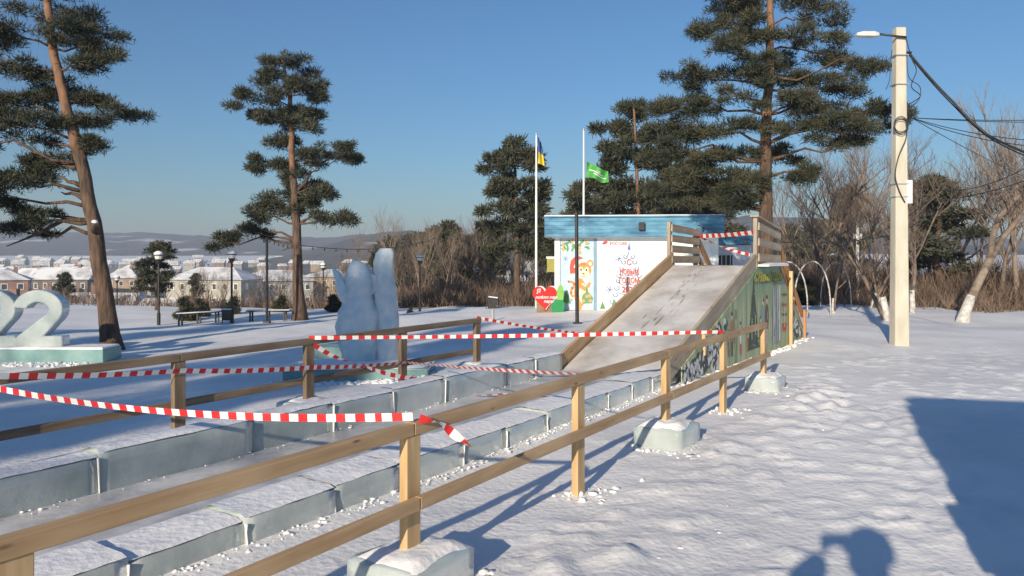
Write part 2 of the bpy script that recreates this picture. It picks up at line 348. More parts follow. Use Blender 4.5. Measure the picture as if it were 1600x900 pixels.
def ice_wall(label, joints, t0, t1, z1, seed, ztab=None):
    r = root('ice_wall', label, 'ice wall', ST(joints[0], (t0+t1)/2, 0))
    rr = random.Random(seed)
    for k in range(len(joints)-1):
        g = .002; dz = rr.uniform(-.018, .018); dt = rr.uniform(-.012, .012)
        V, Q = rough_block(joints[k]+g, joints[k+1]-g, t0+dt, t1+dt, -.15, z1+dz, seed*50+k*7)
        o = obj('ice_block', npmesh('ice_block', V, Q, True), M['ice'], r)
        # crust of rime on top of the block
        sN = max(4, int((joints[k+1]-joints[k])/.05)); tN = 9
        S2, T2 = np.meshgrid(np.linspace(joints[k]+.004, joints[k+1]-.004, sN), np.linspace(t0+dt+.006, t1+dt-.006, tN))
        ed = np.minimum(np.linspace(0,1,tN)[:,None], 1-np.linspace(0,1,tN)[:,None])
        ZZ = z1+dz+.002+.020*np.minimum(1, ed*9)*(0.7+.6*vnoise(S2*5, T2*9, seed+k))+.007*vnoise(S2*17, T2*17, seed+k+9)
        CV = np.stack([S2*UX+T2*UY, S2*UY-T2*UX, ZZ], -1).reshape(-1,3); ii = np.arange(sN*tN).reshape(tN, sN)
        cq = np.stack([ii[:-1,:-1], ii[1:,:-1], ii[1:,1:], ii[:-1,1:]], -1).reshape(-1,4)[:, ::-1]
        obj('rime_crust', npmesh('rime_crust', CV, cq, True), M['snowcap'], o)
        # white frozen joint at the end of the block
        if k:
            jb = MB(); s_ = joints[k]
            for f in (t0+dt-.004, t1+dt+.004):
                zz = [-.02, .06, .12, z1-.02]
                jb.tube([ST(s_+rr.uniform(-.008,.008), f, q) for q in zz], [.010, .005+rr.random()*.006, .005, .008], 5)
            jb.build('frozen_joint', M['snowcap'], r, smooth=True)
    return r
ice_wall('low wall of cut ice blocks between the sliding lane and the pale timber fence', [-1.6,-.7,.2,1.1,1.98,2.62,3.27,3.85,4.60,5.18,5.84,6.45,7.1,7.7,8.26,9.05], -3.78, -3.40, .185, 3)
ice_wall('low wall of cut ice blocks beside the shaded snow on the far side of the lane', [-1.5,-.4,.7,1.6,2.54,3.68,4.5,5.26,6.02,7.14,7.8,8.45], -4.92, -4.70, .37, 5)

# ================================================================== ice blocks the fence posts stand in
def footing(s, t, ls_, lt_, z0, z1, label, seed, rot=0):
    c = ST(s, t, 0); r = root('ice_footing', label, 'ice block', (c.x, c.y, z0), 'ice blocks holding fence posts')
    V, Q = rough_block(s-ls_/2, s+ls_/2, t-lt_/2, t+lt_/2, z0-.1, z1, seed, cell=.05, amp=.03, top=.012)
    obj('ice_block', npmesh('ice_block', V, Q, True), M['ice'], r)
    sN = tN = 14
    S2, T2 = np.meshgrid(np.linspace(s-ls_/2+.01, s+ls_/2-.01, sN), np.linspace(t-lt_/2+.01, t+lt_/2-.01, tN))
    e1 = np.linspace(0,1,tN); ed = np.minimum(np.minimum(e1, 1-e1)[:,None], np.minimum(e1, 1-e1)[None,:])
    ZZ = z1-.014+np.minimum(1, ed*6)*(.035+.06*np.maximum(0, vnoise(S2*6, T2*6, seed))+.02*vnoise(S2*15, T2*15, seed+1))
    CV = np.stack([S2*UX+T2*UY, S2*UY-T2*UX, ZZ], -1).reshape(-1,3); ii = np.arange(sN*tN).reshape(tN, sN)
    obj('snow_cap', npmesh('snow_cap', CV, np.stack([ii[:-1,:-1], ii[:-1,1:], ii[1:,1:], ii[1:,:-1]], -1).reshape(-1,4), True), M['snowcap'], r)
footing(2.78, -2.36, .46, .40, 0, .19, 'snow-topped ice block around the fence post with the dangling tape end', 71)
footing(6.08, -2.36, .44, .40, 0, .19, 'chipped snow-topped ice block around a post halfway along the pale fence', 72)
footing(9.23, -2.36, .40, .38, 0, .17, 'snow-topped ice block around the end post near the painted slide panel', 73)
footing(4.96, -5.52, .42, .36, .10, .23, 'dark low ice block around a post of the brown fence beside the ice plinth', 74)
footing(7.7, -5.5, .40, .36, .10, .26, 'low ice block around the end post of the brown fence', 75)

# ================================================================== fences
def fence(label, posts, t, ztop, zlow, base, wood_post, wood_rail, low_side, ends):
    r = root('timber_fence', label, 'fence', ST(posts[0], t, 0))
    for s, zb in zip(posts, base):
        c = ST(s, t, 0)
        p = board('post', c+Vector((0,0,zb-.12)), c+Vector((0,0,ztop-.06)), .1, .05, wood_post, r, up=Vector((UY,-UX,0)))
    # top rails butt over every second post
    cuts = [ends[0]] + [posts[k] for k in range(2, len(posts)-1, 2)] + [ends[1]]
    for k in range(len(cuts)-1):
        board('top_rail', ST(cuts[k]+.003, t, ztop-.03), ST(cuts[k+1]-.003, t, ztop-.03), .06, .06, wood_rail, r)
        board('lower_rail', ST(cuts[k]+.003, t+low_side*.047, zlow-.03), ST(cuts[k+1]-.003, t+low_side*.047, zlow-.03), .04, .06, wood_rail, r)
    return r
M['rail_wood'] = nm('rail_timber', (.46,.30,.16), (.64,.46,.27), 3.0, .65, stretch=(.8,9,9), detail=8, lo=.3, hi=.7, bump=.15, bdist=.004); knots(M['rail_wood'])
fence('pale timber post and rail fence on the near side of the ice lane', [-.70,1.04,2.78,4.50,6.08,7.66,9.23], -2.38, .80, .45, [0,0,.12,0,.12,0,.12], M['pine_wood'], M['rail_wood'], 1, (-1.0, 9.30))
fence('timber fence in shaded brown beyond the ice lane, beside the ice sculpture', [.9,2.25,3.61,4.96,6.30,7.70], -5.5, .82, .44, [.1,.1,.1,.2,.1,.2], M['old_shaded_wood'], M['old_shaded_wood'], -1, (.6, 7.76))  # darker tone of the unlit rail faces is put into the timber colour

# ================================================================== barrier tapes
def tape(label, pts, width=.05, sag=0.0, twist=(0,0), stripe=.058, droop=None):
    """striped film hung through the points; sag per span; twist in turns"""
    path = []
    for k in range(len(pts)-1):
        a_, b_ = Vector(pts[k]), Vector(pts[k+1]); n = max(3, int((b_-a_).length/(stripe/3)))
        for i in range(n+(k == len(pts)-2)):
            f = i/n; p = a_.lerp(b_, f); p.z -= sag*4*f*(1-f); path.append(p)
    dist = [0]
    for i in range(1, len(path)): dist.append(dist[-1]+(path[i]-path[i-1]).length)
    V = []; Fq = []; mi = []
    for i, p in enumerate(path):
        d = (path[min(i+1,len(path)-1)]-path[max(i-1,0)]).normalized(); f = dist[i]/dist[-1]
        up = Vector((0,0,1)); up = (up-d*up.dot(d)); up = up.normalized() if up.length > .05 else d.orthogonal().normalized()
        ang = 2*math.pi*(twist[0]+(twist[1]-twist[0])*f)+.25*math.sin(dist[i]*1.7)
        w = Quaternion(d, ang) @ up; V += [p+w*width/2, p-w*width/2]
    for i in range(len(path)-1):
        Fq.append((2*i, 2*i+1, 2*i+3, 2*i+2)); mi.append(int(dist[i]/stripe) % 2)
    me = newmesh('barrier_tape', V, Fq, True); o = obj('barrier_tape', me, [M['red'], M['white_film']])
    me.polygons.foreach_set('material_index', mi)
    return tag(o, label, 'barrier tape', 'red and white barrier tapes')
tape('tape sagging from the brown fence to the knotted post of the pale fence', [ST(2.25,-5.46,.76), ST(2.80,-2.38,.825)], .040, .07, (0,.04))
tape('red and white tape run along the brown fence posts then across the lane', [ST(2.25,-5.45,.83), ST(3.61,-5.45,.69), ST(4.96,-5.45,.55), ST(6.30,-5.45,.44), ST(4.75,-2.40,.77)], .042, .015, (0,.18))
tape('taut tape across the lane to the second last post of the pale fence', [ST(4.96,-5.5,.825), ST(7.66,-2.38,.825)], .038, .01, (0,.05))
tape('tape from the end of the brown fence to the left board of the slide', [ST(7.7,-5.5,.83), ST(9.35,-4.78,.52)], .038, .02, (0,.1))
tape('loose tape trailing down from a brown fence post to the ice wall', [ST(4.98,-5.45,.76), P(560,568,7.5), P(655,592,7.9)], .045, .03, (0,.6))
tape('short length of tape lying on the ice of the lane', [ST(6.35,-4.55,.155), ST(6.65,-4.30,.158), ST(6.9,-4.0,.155)], .05, 0, (.24,.27))
tape('knotted tape end dangling from the pale fence post', [ST(2.80,-2.34,.82), P(690,662,3.66), P(716,684,3.68), P(736,697,3.70)], .045, .0, (0,.75), .06)
tape('tape tied between the two railings at the top of the slide', [P(1094,369,14.2), P(1180,363,12.35)], .075, .01, (0,.06), .11)
tape('slack tape hanging behind the railing at the top of the slide', [P(1097,371,14.25), P(1172,398,12.9)], .05, .04, (0,.5), .11)
# ================================================================== slide
SL = root('ice_slide', 'wooden snow slide with icy ramp, painted green side panel and stairs', 'slide', ST(8.5,-4.05,0))
s0, s1, s2, s3 = 8.5, 12.4, 13.8, 15.85; tl, tr = -4.74, -3.36; z0, z1 = .13, 1.43
def ramp_z(s): return z0+(z1-z0)*(s-s0)/(s1-s0)
sg = np.linspace(s0-.25, s1+.02, 60); tg = np.linspace(tl+.02, tr-.02, 26)
S2, T2 = np.meshgrid(sg, tg); ZZ = np.where(S2 < s0, z0+.004, ramp_z(S2)+.006)
ZZ = ZZ+.02*sstep(s0-.3, s0+.8, S2)*sstep(s0+1.6, s0+.5, S2)+.010*vnoise(S2*2, T2*4, 41)+.006*vnoise(S2*3, T2*14, 42)
rut = np.exp(-((T2+4.18-.05*np.sin(S2*2))/.10)**2)*sstep(9, 11.5, S2); ZZ -= rut*(.012+.02*vnoise(S2*9, T2*22, 43))
RV = np.stack([S2*UX+T2*UY, S2*UY-T2*UX, ZZ], -1).reshape(-1,3); ii = np.arange(60*26).reshape(26,60)
M['ramp'] = nm('icy_boards', (.36,.33,.30), (.66,.65,.64), 1.6, .35, detail=9, lo=.30, hi=.58, bump=.3, bscale=10, bdist=.02)
obj('ramp_surface', npmesh('ramp_surface', RV, np.stack([ii[:-1,:-1], ii[:-1,1:], ii[1:,1:], ii[1:,:-1]], -1).reshape(-1,4), True), M['ramp'], SL)
for k in range(9):     # deck planks under the ice
    f0 = tl+.03+(tr-tl-.06)*k/9; f1 = tl+.03+(tr-tl-.06)*(k+1)/9-.006; tm = (f0+f1)/2
    board('deck_plank', ST(s0,tm,z0-.045), ST(s1,tm,z1-.045), f1-f0, .035, M['grey_wood'], SL)
upn = Vector((0,0,1))
for t_, nmn in ((tl-.025, 'side_board'), (tr+.03, 'side_board')):
    board(nmn, ST(s0+.02,t_,ramp_z(s0+.02)+.07), ST(s1+.12,t_,ramp_z(s1+.12)+.07), .045, .25, M['rail_wood'] if t_ < -4 else M['grey_wood'], SL)
for s_ in (9.75,):
    board('batten', ST(s_,tr+.075,ramp_z(s_)-.26), ST(s_,tr+.075,ramp_z(s_)+.02), .05, .035, M['pine_wood'], SL, up=Vector((UX,UY,0)))
mk = MB(); rk = random.Random(8)
for k in range(34):
    s_ = rk.uniform(9.9,12.2); t_ = -4.18+.015*(s_-11)+rk.gauss(0,.05)+(.16 if k % 3 == 0 else 0); l = rk.uniform(.03,.20); w = rk.uniform(.002,.008)
    q = [(s_-l,t_),(s_-l*.3,t_+w),(s_+l*.6,t_+w*.7),(s_+l,t_),(s_+l*.3,t_-w),(s_-l*.5,t_-w*.6)]; bb = len(mk.v)
    mk.v += [tuple(ST(x,y,ramp_z(x)+.020)) for x, y in q]; mk.f.append(tuple(bb+i for i in reversed(range(6))))
o = mk.build('scraped_boards', M['grey_wood'], SL); o['kind'] = 'stuff'
# platform
board('platform_deck', ST(s1,(tl+tr)/2,z1-.03), ST(s2,(tl+tr)/2,z1-.03), tr-tl, .06, M['grey_wood'], SL)
sn = MB(); sn.prism([(0,0),(1.36,0),(1.33,.04),(1.1,.055),(.8,.035),(.5,.06),(.2,.045),(.03,.03)], ST(s1+.03,tr+.02,z1), (UX,UY,0), (0,0,1), .22)
sn.build('snow_ridge', M['snowcap'], SL)
# railings
def railing(t_, ztops, wood, nb, skew=0):
    for s_, zt in zip((s1+.04, s2-.04), ztops):
        board('railing_post', ST(s_,t_,z1-.25), ST(s_,t_,zt), .06, .10, wood, SL, up=Vector((UX,UY,0)))
    for k in range(nb):
        f = (k+.5)/nb; za = z1+.02+(ztops[0]-.03-z1)*f; zb = z1+.02+(ztops[1]-.03-z1)*f
        board('railing_board', ST(s1-.0,t_+.055,za), ST(s2+.02,t_+.055,zb), .03, .125, wood, SL)
railing(tl-.06, (2.19,2.12), M['grey_wood'], 4)
railing(tr+.03, (2.22,2.05), M['grey_wood'], 3)
board('railing_cap', ST(s1-.06,tr+.03,2.245), ST(s2+.04,tr+.03,2.075), .14, .03, M['grey_wood'], SL)
# stairs down the back
for k in range(7):
    f = (k+1)/7.5; s_ = s2+(s3-s2)*f; z_ = z1*(1-f)
    board('stair_tread', ST(s_,tl,z_), ST(s_,tr-.04,z_), .26, .04, M['grey_wood'], SL)
for t_ in (tl, tr-.05):
    board('stair_stringer', ST(s2,t_,z1-.14), ST(s3,t_,-.02), .05, .2, M['old_shaded_wood'], SL)
for t_ in (tl-.03, tr+.03):
    board('stair_handrail', ST(s2-.02,t_,z1+.50), ST(s3+.02,t_,.42), .045, .12, M['orange_wood'], SL)
    board('stair_handrail', ST(s2-.02,t_,z1+.18), ST(s3+.02,t_,.12), .04, .10, M['orange_wood'], SL)
    board('stair_post', ST(s3-.05,t_+.06,-.1), ST(s3-.05,t_+.06,.52), .05, .06, M['orange_wood'], SL, up=Vector((UX,UY,0)))
board('support_pole', ST(14.55,tr+.11,-.12), ST(14.55,tr+.11,1.32), .06, .07, M['pine_wood'], SL, up=Vector((UX,UY,0)))
for s_ in (9.2, 10.8, 12.45, 13.75): board('support_post', ST(s_,tl+.02,-.1), ST(s_,tl+.02,ramp_z(min(s_,12.4))-.1), .05, .1, M['old_shaded_wood'], SL, up=Vector((UX,UY,0)))
# painted panel: greens with vertical streaks
def mural_mat():
    m = nm('painted_green_plywood', (.20,.27,.14), (.44,.48,.32), 2.2, .6, stretch=(4,4,.45), detail=7, lo=.34, hi=.66)
    t = m.node_tree; n = t.nodes; b = n['Principled BSDF']; cr = [q for q in n if q.type == 'VALTORGB'][0]
    tc = n.new('ShaderNodeTexCoord'); sp = n.new('ShaderNodeSeparateXYZ'); t.links.new(tc.outputs['Object'], sp.inputs[0])
    no = n.new('ShaderNodeTexNoise'); no.inputs['Scale'].default_value = 1.1; t.links.new(tc.outputs['Object'], no.inputs[0])
    ad = n.new('ShaderNodeMath'); ad.operation = 'MULTIPLY_ADD'; ad.inputs[1].default_value = .6; t.links.new(no.outputs[0], ad.inputs[0]); t.links.new(sp.outputs['Z'], ad.inputs[2])
    mr = n.new('ShaderNodeMapRange'); mr.inputs['From Min'].default_value = 1.15; mr.inputs['From Max'].default_value = 1.75; t.links.new(ad.outputs[0], mr.inputs[0])
    mx = n.new('ShaderNodeMix'); mx.data_type = 'RGBA'; mx.inputs['B'].default_value = (.14,.26,.17,1)
    t.links.new(mr.outputs[0], mx.inputs['Factor']); t.links.new(cr.outputs[0], mx.inputs['A']); t.links.new(mx.outputs['Result'], b.inputs['Base Color'])
    return m
M['mural'] = mural_mat()
PT = tr+.055      # outer face of the panel
def pan(poly, th, mat, name, par, off=0): 
    o_ = ST(0, PT+off, 0); v = []; n = len(poly)
    nv = Vector((UY,-UX,0))
    mb = MB(); mb.v = [tuple(Vector((UX*p[0],UY*p[0],p[1]))+o_+nv*(0)) for p in poly]+[tuple(Vector((UX*p[0],UY*p[0],p[1]))+o_+nv*th) for p in poly]
    mb.f = [tuple(reversed(range(n))), tuple(n+i for i in range(n))]+[(i,(i+1)%n,n+(i+1)%n,n+i) for i in range(n)]
    return mb.build(name, mat, par)
def top_edge(s):
    return ramp_z(s)-.05 if s < s1 else (z1-.02 if s < s2 else z1-.02-(z1-.1)*(s-s2)/(s3-s2))
cuts = [8.95, 10.35, 11.9, 13.45, 14.7, 15.8]; sheets = []
for k in range(5):
    a_, b_ = cuts[k]+.003, cuts[k+1]-.003
    mid = [q for q in (s1, s2) if a_ < q < b_]
    poly = [(a_,-.08),(b_,-.08),(b_,top_edge(b_))]+[(q,top_edge(q)) for q in reversed(mid)]+[(a_,top_edge(a_))]
    sheets.append(pan(poly, .015, M['mural'], 'painted_panel', SL))
def sheet_at(s):
    for k in range(5):
        if s < cuts[k+1]: return sheets[k]
    return sheets[-1]
rr = random.Random(5)
flat('mural_fir', (.055,.085,.05)); flat('mural_snow', (.60,.62,.64)); flat('mural_darkleaf', (.05,.06,.055)); flat('mural_orange', (.42,.16,.07)); flat('mural_pink', (.62,.42,.38))
flat('mural_lilac', (.40,.38,.46)); flat('mural_red', (.5,.06,.06)); flat('mural_yellow', (.50,.46,.05)); flat('mural_brown', (.12,.08,.06)); flat('mural_blue', (.24,.32,.42)); flat('mural_pale', (.46,.50,.40))
LAY = [.016]
def decal(poly, mat, name, s):
    LAY[0] += .00003; return pan(poly, .0015, M[mat], name, sheet_at(s), LAY[0])
def blobpoly(cs, cz, rs, rz, n=14, j=.15, ph=0): return [(cs+rs*math.cos(2*math.pi*i/n+ph)*(1+rr.uniform(-j,j)), cz+rz*math.sin(2*math.pi*i/n+ph)*(1+rr.uniform(-j,j))) for i in range(n)]
# tall painted fir
fir = [(11.75,.12)]; 
for k in range(8): z_ = .12+k*.135; w = .36*(1-k/8.3); fir += [(12.15+w, z_+.0), (12.15+w*.72, z_+.12)]
fir += [(12.16,1.26)]
for k in reversed(range(8)): z_ = .12+k*.135; w = .36*(1-k/8.3); fir += [(12.15-w*.72, z_+.12), (12.15-w, z_)]
decal(fir, 'mural_fir', 'painted_fir', 12.1)
for k in range(26):
    z_ = rr.uniform(.15,1.0); w = .3*(1-z_/1.25); c = 12.15+rr.uniform(-w,w)
    decal([(c-.05,z_),(c,z_+.035),(c+.05,z_-.01),(c,z_+.015)], 'mural_darkleaf' if k % 3 else 'mural_blue', 'painted_bough', 12.1)
# snowy bushes at the foot of the ramp
for k in range(54):
    s_ = rr.uniform(9.0, 10.75); zmax = min(top_edge(s_)-.1, .95 if s_ > 10.2 else .62)
    z_ = rr.uniform(.04, max(.08, zmax)); r_ = rr.uniform(.05,.11)
    decal(blobpoly(s_, z_, r_*1.1, r_*.95, 9, .3), 'mural_darkleaf', 'painted_leaf', s_)
    for q in range(3):
        a0 = s_+rr.uniform(-.08,.08); zz = z_+rr.uniform(-.04,.06)
        decal([(a0-.035,zz-.06),(a0-.03,zz+.02),(a0,zz+.06),(a0+.035,zz+.02),(a0+.03,zz-.05),(a0,zz-.02)], 'mural_snow', 'painted_snow', s_)
# painted figures
def figure(s_, z_, h, coat, legs, skin='mural_pink'):
    decal([(s_-.05*h,z_),(s_+.06*h,z_),(s_+.07*h,z_+.5*h),(s_-.06*h,z_+.5*h)], legs, 'painted_figure', s_)
    decal(blobpoly(s_, z_+.55*h, .10*h, .27*h, 12, .12), coat, 'painted_figure', s_)
    decal(blobpoly(s_, z_+.87*h, .062*h, .085*h, 10, .06), skin, 'painted_figure', s_)
    decal(blobpoly(s_, z_+.93*h, .068*h, .05*h, 9, .1), 'mural_brown', 'painted_figure', s_)
figure(10.98, .14, .66, 'mural_orange', 'mural_brown'); figure(11.42, .12, .50, 'mural_snow', 'mural_red')
figure(12.72, .2, .72, 'mural_blue', 'mural_orange'); figure(12.95, .12, .85, 'mural_brown', 'mural_lilac'); figure(12.55, .12, .5, 'mural_red', 'mural_brown')
figure(11.8, .12, .28, 'mural_red', 'mural_orange')
for k, (s_, w) in enumerate(((13.40,.05),(13.52,.07),(13.68,.05),(13.82,.04))):
    decal([(s_-w,.1),(s_+w,.1),(s_+w*.8,1.0+.1*(k % 2)),(s_-w*.7,1.05)], ('mural_lilac','mural_blue','mural_lilac','mural_snow')[k], 'painted_trunk', s_)
for k in range(4): decal([(14.0,.35+.18*k),(14.35,.34+.18*k),(14.35,.37+.18*k),(14.0,.385+.18*k)], 'mural_brown' if k % 2 else 'mural_red', 'painted_line', 14.1)
decal([(14.05,.25),(14.3,.25),(14.3,.38),(14.05,.38)], 'mural_red', 'painted_patch', 14.1)
for k in range(40):
    s_ = rr.uniform(14.75,15.6); z_ = rr.uniform(.04, max(.06, top_edge(s_)-.15)); 
    decal(blobpoly(s_, z_, .06, .05, 7, .35), 'mural_snow' if k % 2 else 'mural_darkleaf', 'painted_leaf', s_)
for k in range(34):    # brush streaks
    s_ = rr.uniform(10.4,14.3); zt = top_edge(s_)-.12; z_ = rr.uniform(.3, max(.35, zt)); l = rr.uniform(.12,.4); w = rr.uniform(.006,.018)
    decal([(s_-w,max(.05,z_-l)),(s_+w,max(.05,z_-l)),(s_+w*1.4,z_),(s_-w*.5,z_)], rr.choice(['mural_pale','mural_pale','mural_fir','mural']), 'brush_streak', s_)
def text_mesh(body, size, extrude=.001, shear=0, bold=0):
    cu = bpy.data.curves.new('lettering', 'FONT'); cu.body = body; cu.size = size; cu.extrude = extrude; cu.shear = shear; cu.offset = bold
    cu.align_x = 'CENTER'; cu.resolution_u = 3
    o = bpy.data.objects.new('lettering', cu); COL.objects.link(o); dg = bpy.context.evaluated_depsgraph_get()
    me = bpy.data.meshes.new_from_object(o.evaluated_get(dg)); bpy.data.objects.remove(o); me.materials.clear(); return me
def lettering(body, size, org, ax, nrm, mat, par, name='lettering', shear=0, bold=0, extrude=.001, xs=1.0):
    ax = Vector(ax).normalized(); nrm = Vector(nrm).normalized(); up = nrm.cross(ax)
    m = Matrix((ax*xs, up, nrm)).transposed().to_4x4(); m.translation = Vector(org)
    return obj(name, text_mesh(body, size, extrude, shear, bold), mat, par, m)
NP = (UY,-UX,0)
lettering('С Новым Годом!', .225, ST(13.05, PT+.0315, 1.17), (UX,UY,0), NP, M['mural_darkleaf'], sheets[2], shear=.25, bold=.006)
lettering('С Новым Годом!', .225, ST(13.045, PT+.0345, 1.178), (UX,UY,0), NP, M['mural_yellow'], sheets[2], shear=.25)
# ================================================================== kiosk with the New Year posters
K0 = P(868, 487, 24.6); K0.z = gz(K0.x, K0.y); KE = Vector((1, -.10, 0)).normalized(); KN = Vector((-KE.y*-1, -KE.x, 0)); KN = Vector((KE.y, -KE.x, 0))
KL, KD, KH = 5.2, 2.6, 2.42
KI = root('kiosk', 'white kiosk with blue plank roof band and New Year posters', 'kiosk', K0)
KM = Matrix((KE, -KN, Vector((0,0,1)))).transposed().to_4x4(); KM.translation = K0      # local: x along wall, y into the kiosk, z up
flat('poster_white', (.66,.74,.76)); flat('kiosk_white', (.70,.72,.72)); flat('poster_blue', (.45,.58,.68)); flat('ink_blue', (.12,.18,.36)); flat('ink_red', (.62,.06,.07))
flat('tiger_orange', (.72,.27,.07)); flat('tiger_cream', (.80,.68,.52)); flat('hat_red', (.62,.08,.05)); flat('leaf_green', (.10,.26,.08)); flat('bag_green', (.13,.30,.12)); flat('flower', (.75,.34,.16)); flat('ink_dark', (.04,.04,.05)); flat('pale_red', (.75,.52,.50)); flat('dark_stripe', (.30,.10,.04)); flat('joint_blue', (.20,.33,.46))
M['blue_planks'] = nm('flaking_blue_paint', (.03,.14,.27), (.13,.36,.52), 1.5, .6, stretch=(1,3,3), detail=8, lo=.35, hi=.68, bump=.1, bdist=.01)
def kbox(name, x0, x1, y0, y1, z0, z1, mat, par=None): 
    return MB().box(((x0+x1)/2,(y0+y1)/2,(z0+z1)/2), (x1-x0,y1-y0,z1-z0)).build(name, mat, par or KI, mw=KM)
kbox('wall', .02, KL, .02, KD, -.2, KH, M['kiosk_white'])
kbox('base_rail', .0, KL+.02, -.02, .02, -.05, .05, M['black'])
kbox('corner_trim', -.03, .14, -.05, .06, -.15, KH+.01, M['kiosk_white'])
p1 = kbox('poster_panel', .16, 1.24, -.012, .018, .06, KH-.04, M['poster_blue'])
p2 = kbox('poster_panel', 1.34, KL-.02, -.012, .018, .06, KH-.02, M['poster_white'])
kbox('joint_strip', 1.245, 1.335, -.03, .018, .06, KH, M['joint_blue'])
kbox('side_awning', -.30, -.02, .4, 1.2, 1.28, 1.72, flat('olive_awning', (.30,.28,.06)))
kbox('awning_snow', -.32, -.01, .38, 1.22, 1.725, 1.79, M['snowcap'])
rf = MB().box((KL/2-.1, KD/2-.1, KH+.02), (KL+.5, KD+.5, .06)).build('roof', M['old_shaded_wood'], KI, mw=KM)
for k in range(5):
    kbox('roof_plank', -.30, KL+.12, -.36+.01*(k % 2), -.32+.01*(k % 2), KH+.0+k*.125, KH+.118+k*.125, M['blue_planks'], KI)
    MB().box((-.30-.02, KD/2-.1, KH+.06+k*.125), (.04, KD+.5, .118)).build('roof_plank', M['blue_planks'], KI, mw=KM)
kbox('eave_board', -.36, KL+.16, -.42, -.30, KH+.63, KH+.67, M['blue_planks'])
sc = MB(); sc.box((KL/2-.1, KD/2-.1, KH+.685), (KL+.5, KD+.55, .035)); bevel(sc.build('roof_snow', M['snowcap'], KI, mw=KM), .03, 3)
kbox('eave_snow', -.1, KL, -.30, -.02, KH-.03, KH-.005, M['snowcap'])
sp = MB().box((2.75,-.40,KH+.33), (.2,.14,.26)).build('loudspeaker', M['black'], KI, mw=KM); bevel(sp, .03, 3)
# ---- flat print on the posters (local x along the wall, z up)
KLAY = [0]
def kpoly(poly, mat, name, par):
    KLAY[0] += 1; y = -.0135-.00006*KLAY[0]
    n = len(poly); b = MB(); b.v = [(p[0], y, p[1]) for p in poly]+[(p[0], y-.001, p[1]) for p in poly]
    b.f = [tuple(range(n)), tuple(2*n-1-i for i in range(n))]+[(i, n+i, n+(i+1)%n, (i+1)%n) for i in range(n)]
    return b.build(name, M[mat], par, mw=KM)
def ell(cx, cz, rx, rz, mat, name, par, rot=0, n=20):
    c, s = math.cos(rot), math.sin(rot)
    return kpoly([(cx+rx*math.cos(t)*c-rz*math.sin(t)*s, cz+rx*math.cos(t)*s+rz*math.sin(t)*c) for t in [2*math.pi*i/n for i in range(n)]], mat, name, par)
def kline(pts, w, mat, name, par):
    L = []; Rr = []
    for i, p in enumerate(pts):
        a_ = pts[max(i-1,0)]; b_ = pts[min(i+1,len(pts)-1)]; dx, dz = b_[0]-a_[0], b_[1]-a_[1]; l = math.hypot(dx, dz) or 1
        L.append((p[0]-dz/l*w/2, p[1]+dx/l*w/2)); Rr.append((p[0]+dz/l*w/2, p[1]-dx/l*w/2))
    return kpoly(L+Rr[::-1], mat, name, par)
def flake(cx, cz, r, mat, par):
    for k in range(3):
        a_ = math.pi*k/3+.2; kline([(cx-r*math.cos(a_),cz-r*math.sin(a_)),(cx+r*math.cos(a_),cz+r*math.sin(a_))], r*.16, mat, 'snowflake', par)
# tiger cub poster: x .16..1.24, z .06..2.38
rr = random.Random(11)
for k in range(22):
    x_ = rr.uniform(.22,1.05); z_ = 2.30-rr.uniform(0,.34)*(1-abs(x_-.6)*.7)
    ell(x_, z_, .085, .035, 'leaf_green' if k % 3 else 'bag_green', 'garland_leaf', p1, rr.uniform(0,3.1), 8)
for x_, z_ in ((.24,2.2),(.25,2.02),(.78,2.06),(.80,1.92),(1.0,2.25),(.55,2.3)): ell(x_, z_, .045, .07, 'flower', 'garland_bauble', p1, .2, 10)
flake(.33, 1.72, .09, 'ink_blue', p1); flake(.52, .38, .06, 'ink_blue', p1)
kpoly([(.22,.30),(.52,.26),(.35,.60)], 'leaf_green', 'little_fir', p1); kpoly([(.25,.42),(.47,.40),(.35,.66)], 'leaf_green', 'little_fir', p1)
kline([(.66,.52),(.55,.50),(.50,.58),(.52,.72),(.60,.84),(.60,.93),(.52,.97),(.42,.98)], .075, 'tiger_orange', 'tiger_tail', p1)
for x_, z_ in ((.43,.975),(.60,.90),(.54,.77),(.51,.62)): ell(x_, z_, .03, .048, 'dark_stripe', 'tail_stripe', p1, .6, 8)
ell(.80, .62, .20, .46, 'tiger_orange', 'tiger_body', p1); ell(.88, .60, .11, .33, 'tiger_cream', 'tiger_belly', p1)
for k in range(5): kline([(.62+.01*k,.40+.12*k),(.70,.42+.12*k),(.75,.40+.12*k)], .025, 'dark_stripe', 'tiger_stripe', p1)
kline([(.78,.86),(.95,.74),(1.05,.72)], .13, 'tiger_orange', 'tiger_arm', p1); ell(1.06,.72,.06,.05,'tiger_cream','tiger_paw',p1)
ell(1.13,.98,.06,.09,'tiger_cream','tiger_paw',p1,.3); kline([(1.05,.80),(1.12,.95)], .08, 'tiger_orange', 'tiger_arm', p1)
ell(.76,.13,.10,.06,'tiger_orange','tiger_foot',p1); ell(1.0,.11,.11,.05,'tiger_cream','tiger_foot',p1)
kpoly([(.88,.26),(1.18,.28),(1.22,.44),(1.12,.60),(1.0,.66),(.88,.55),(.84,.40)], 'bag_green', 'gift_bag', p1)
for x_, z_ in ((.90,.36),(1.12,.36),(1.02,.50),(1.1,.52)): ell(x_, z_, .05, .05, 'flower', 'bag_trim', p1)
kpoly([(.98,.62),(1.06,.62),(1.02,.95)], 'leaf_green', 'little_fir', p1)
ell(1.12,1.57,.10,.12,'tiger_orange','tiger_ear',p1); ell(1.12,1.56,.06,.075,'tiger_cream','inner_ear',p1)
